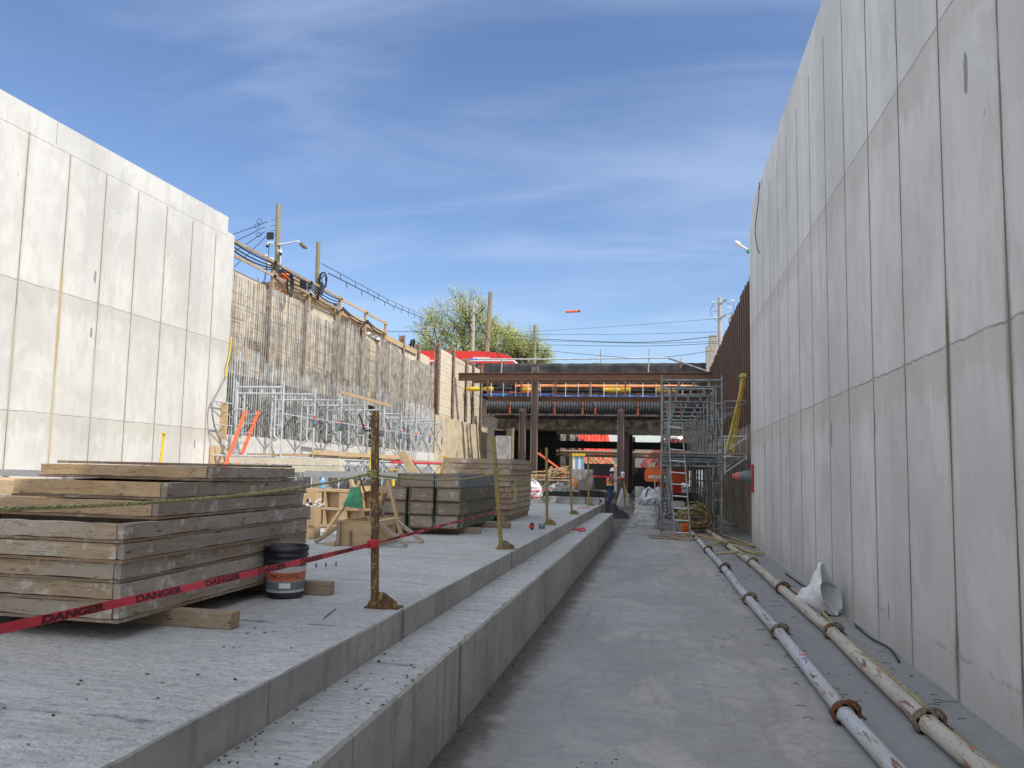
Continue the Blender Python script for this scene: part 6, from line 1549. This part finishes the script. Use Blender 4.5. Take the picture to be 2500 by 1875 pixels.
m.build('hands', M['skin'], Pn)
m = MB()
for (x, y) in ((-.02,-.10), (-.10,.10)):
    b = Vector((-2.22+x, 35.1+y, 0)); m.tube([b+Vector((-.04,0,.22)), b+Vector((-.03,0,.09)), b+Vector((.06,0,.055)), b+Vector((.16,0,.045))], [.062,.066,.056,.04], 10)
m.build('boots', M['boots'], Pn)
T = thing('survey_tripod', 'yellow legged survey tripod with a pale instrument on its red head', 'tripod', (-1.66, 35.1, 0))
for (x, y) in ((-1.30, 34.9), (-1.55, 35.6), (-2.0, 34.75)):
    a = Vector((-1.66, 35.1, 1.32)); b = Vector((x, y, .01)); MB().beam(a, a.lerp(b, .62), .075, .03, up=(0,1,0)).beam(a.lerp(b, .55), b, .04, .03, up=(0,1,0)).build('leg', M['ypost2'] if x > -1.9 else M['black'], T)
MB().lathe([(0,1.31),(.10,1.31),(.11,1.34),(.06,1.36),(0,1.36)], (-1.66, 35.1, 0), 14).build('head', M['red'], T)
i_ = MB().lathe([(0,1.36),(.07,1.36),(.07,1.42),(.055,1.44),(.085,1.47),(.09,1.58),(.07,1.63),(0,1.64)], (-1.66, 35.1, 0), 14).build('instrument', M['white'], T)
MB().tube([(-1.78, 35.1, 1.53), (-1.53, 35.1, 1.53)], .032, 10).build('telescope', M['black'], i_)

# ---------------------------------------------------------------- work lamp
t = NT('lamp_glow'); e = t.n('Emission', {'Color': (1,.86,.6,1), 'Strength': 14.}); t.t.links.new(e.outputs[0], t.out.inputs[0])
o = thing('work_lamp', 'small lit work lamp glowing inside the shaded scaffold', 'lamp', (.765, 30.4, 2.97))
MB().lathe([(0,-.06),(.06,-.03),(.075,.02),(.05,.06),(0,.075)], (.765, 30.4, 2.97), 14).build('bulb', t.m, o)
MB().tube([(.765, 30.45, 3.05), (.765, 30.5, 3.9)], .01, 5).build('cord', M['cable'], o)

# ================================================================ SKY, SUN, CAMERA
SUN_AZ, SUN_EL = 24.0, 46.4     # towards the sun: measured from +X towards -Y
sd = Vector((math.cos(R(SUN_AZ))*math.cos(R(SUN_EL)), -math.sin(R(SUN_AZ))*math.cos(R(SUN_EL)), math.sin(R(SUN_EL))))
W = bpy.data.worlds.new('World'); SC.world = W; W.use_nodes = True
nt = W.node_tree; nt.nodes.clear()
out = nt.nodes.new('ShaderNodeOutputWorld'); bg = nt.nodes.new('ShaderNodeBackground'); sky = nt.nodes.new('ShaderNodeTexSky')
sky.sky_type = 'NISHITA'; sky.sun_disc = False; sky.sun_elevation = R(SUN_EL); sky.sun_rotation = R(90+SUN_AZ)
sky.altitude = 100; sky.air_density = 1.0; sky.dust_density = .6; sky.ozone_density = 2.2
bg.inputs['Strength'].default_value = .10
tc = nt.nodes.new('ShaderNodeTexCoord'); sp = nt.nodes.new('ShaderNodeSeparateXYZ'); nt.links.new(tc.outputs['Generated'], sp.inputs[0])
def mth(op, a, b=0.0):
    n = nt.nodes.new('ShaderNodeMath'); n.operation = op
    for i, x in enumerate((a, b)):
        if isinstance(x, bpy.types.NodeSocket): nt.links.new(x, n.inputs[i])
        else: n.inputs[i].default_value = x
    return n.outputs[0]
den = mth('ADD', mth('MAXIMUM', sp.outputs[2], 0.0), .18)
cv = nt.nodes.new('ShaderNodeCombineXYZ'); nt.links.new(mth('DIVIDE', sp.outputs[0], den), cv.inputs[0]); nt.links.new(mth('DIVIDE', sp.outputs[1], den), cv.inputs[1])
mp = nt.nodes.new('ShaderNodeMapping'); nt.links.new(cv.outputs[0], mp.inputs[0]); mp.inputs['Rotation'].default_value = (0,0,R(-32)); mp.inputs['Scale'].default_value = (.55, 1.5, 1)
n1 = nt.nodes.new('ShaderNodeTexNoise'); nt.links.new(mp.outputs[0], n1.inputs['Vector']); n1.inputs['Scale'].default_value = 2.1; n1.inputs['Detail'].default_value = 9; n1.inputs['Roughness'].default_value = .55; n1.inputs['Distortion'].default_value = .6
n2 = nt.nodes.new('ShaderNodeTexNoise'); nt.links.new(cv.outputs[0], n2.inputs['Vector']); n2.inputs['Scale'].default_value = .9; n2.inputs['Detail'].default_value = 3
mr = nt.nodes.new('ShaderNodeMapRange'); mr.interpolation_type = 'SMOOTHSTEP'; nt.links.new(mth('ADD', mth('ADD', n1.outputs['Fac'], mth('MULTIPLY', n2.outputs['Fac'], .55)), mth('MULTIPLY', sp.outputs[0], .22)), mr.inputs['Value'])
mr.inputs['From Min'].default_value = .58; mr.inputs['From Max'].default_value = 1.06; mr.inputs['To Min'].default_value = .0; mr.inputs['To Max'].default_value = .36
mx = nt.nodes.new('ShaderNodeMix'); mx.data_type = 'RGBA'; nt.links.new(mr.outputs[0], mx.inputs[0]); nt.links.new(sky.outputs[0], mx.inputs[6]); mx.inputs[7].default_value = (5.0, 5.6, 6.6, 1)
# unseen bright fill overhead and behind the viewer, added to lift the shade
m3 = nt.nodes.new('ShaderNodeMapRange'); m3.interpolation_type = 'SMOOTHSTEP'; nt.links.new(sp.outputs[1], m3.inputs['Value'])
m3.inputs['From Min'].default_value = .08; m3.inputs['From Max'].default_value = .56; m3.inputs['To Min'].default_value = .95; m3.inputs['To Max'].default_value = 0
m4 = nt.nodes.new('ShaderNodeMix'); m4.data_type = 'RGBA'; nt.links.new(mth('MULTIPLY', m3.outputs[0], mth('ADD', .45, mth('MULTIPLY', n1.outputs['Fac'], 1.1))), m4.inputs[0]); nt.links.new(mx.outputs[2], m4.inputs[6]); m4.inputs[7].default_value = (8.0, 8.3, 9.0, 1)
tn = nt.nodes.new('ShaderNodeMix'); tn.data_type = 'RGBA'; tn.blend_type = 'MULTIPLY'; tn.inputs[0].default_value = 1; nt.links.new(mx.outputs[2], tn.inputs[6]); tn.inputs[7].default_value = (.99, 1.04, 1.16, 1)
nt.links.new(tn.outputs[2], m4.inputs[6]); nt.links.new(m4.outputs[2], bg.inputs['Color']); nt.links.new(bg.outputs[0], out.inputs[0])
ld = bpy.data.lights.new('Sun', 'SUN'); ld.energy = 2.9; ld.angle = R(.53); ld.color = (1, .955, .88)
lo = bpy.data.objects.new('Sun', ld); COL.objects.link(lo); lo.rotation_euler = sd.to_track_quat('Z', 'Y').to_euler(); lo.location = sd*60

cam = bpy.data.cameras.new('Camera'); cam.sensor_width = 36; cam.lens = 1870/2500*36; cam.clip_start = .05; cam.clip_end = 3000
co_ = bpy.data.objects.new('Camera', cam); COL.objects.link(co_); SC.camera = co_
u = Vector((400., 20687., 1870.)).normalized(); d = Vector((362., -218.5, 1870.)).normalized()      # zenith and trench axis in the camera frame
Yc = (d-u*d.dot(u)).normalized(); Xc = u.cross(Yc)
if Xc.x < 0: Xc = -Xc
rows = (Xc, Yc, u)
rt = Vector([r_[0] for r_ in rows]); up_ = Vector([r_[1] for r_ in rows]); fw = Vector([r_[2] for r_ in rows])
co_.matrix_world = Matrix(((rt.x, up_.x, -fw.x, 0), (rt.y, up_.y, -fw.y, 0), (rt.z, up_.z, -fw.z, 1.6), (0,0,0,1)))

# ---------------------------------------------------------------- lower everything along the falling floor
done = set()
for ob in list(SC.objects):
    if ob.type in ('CAMERA', 'LIGHT'): continue
    ob.location.z -= G*ob.location.y
    if ob.type == 'MESH' and ob.data.name not in done:
        done.add(ob.data.name)
        for v in ob.data.vertices: v.co.z -= G*v.co.y
SC.view_settings.view_transform = 'Standard'; SC.view_settings.look = 'None'; SC.view_settings.exposure = .52; SC.view_settings.gamma = 1
SC.cycles.max_bounces = 6; SC.cycles.diffuse_bounces = 4; SC.cycles.glossy_bounces = 2; SC.cycles.transparent_max_bounces = 6
SC.cycles.use_denoising = True
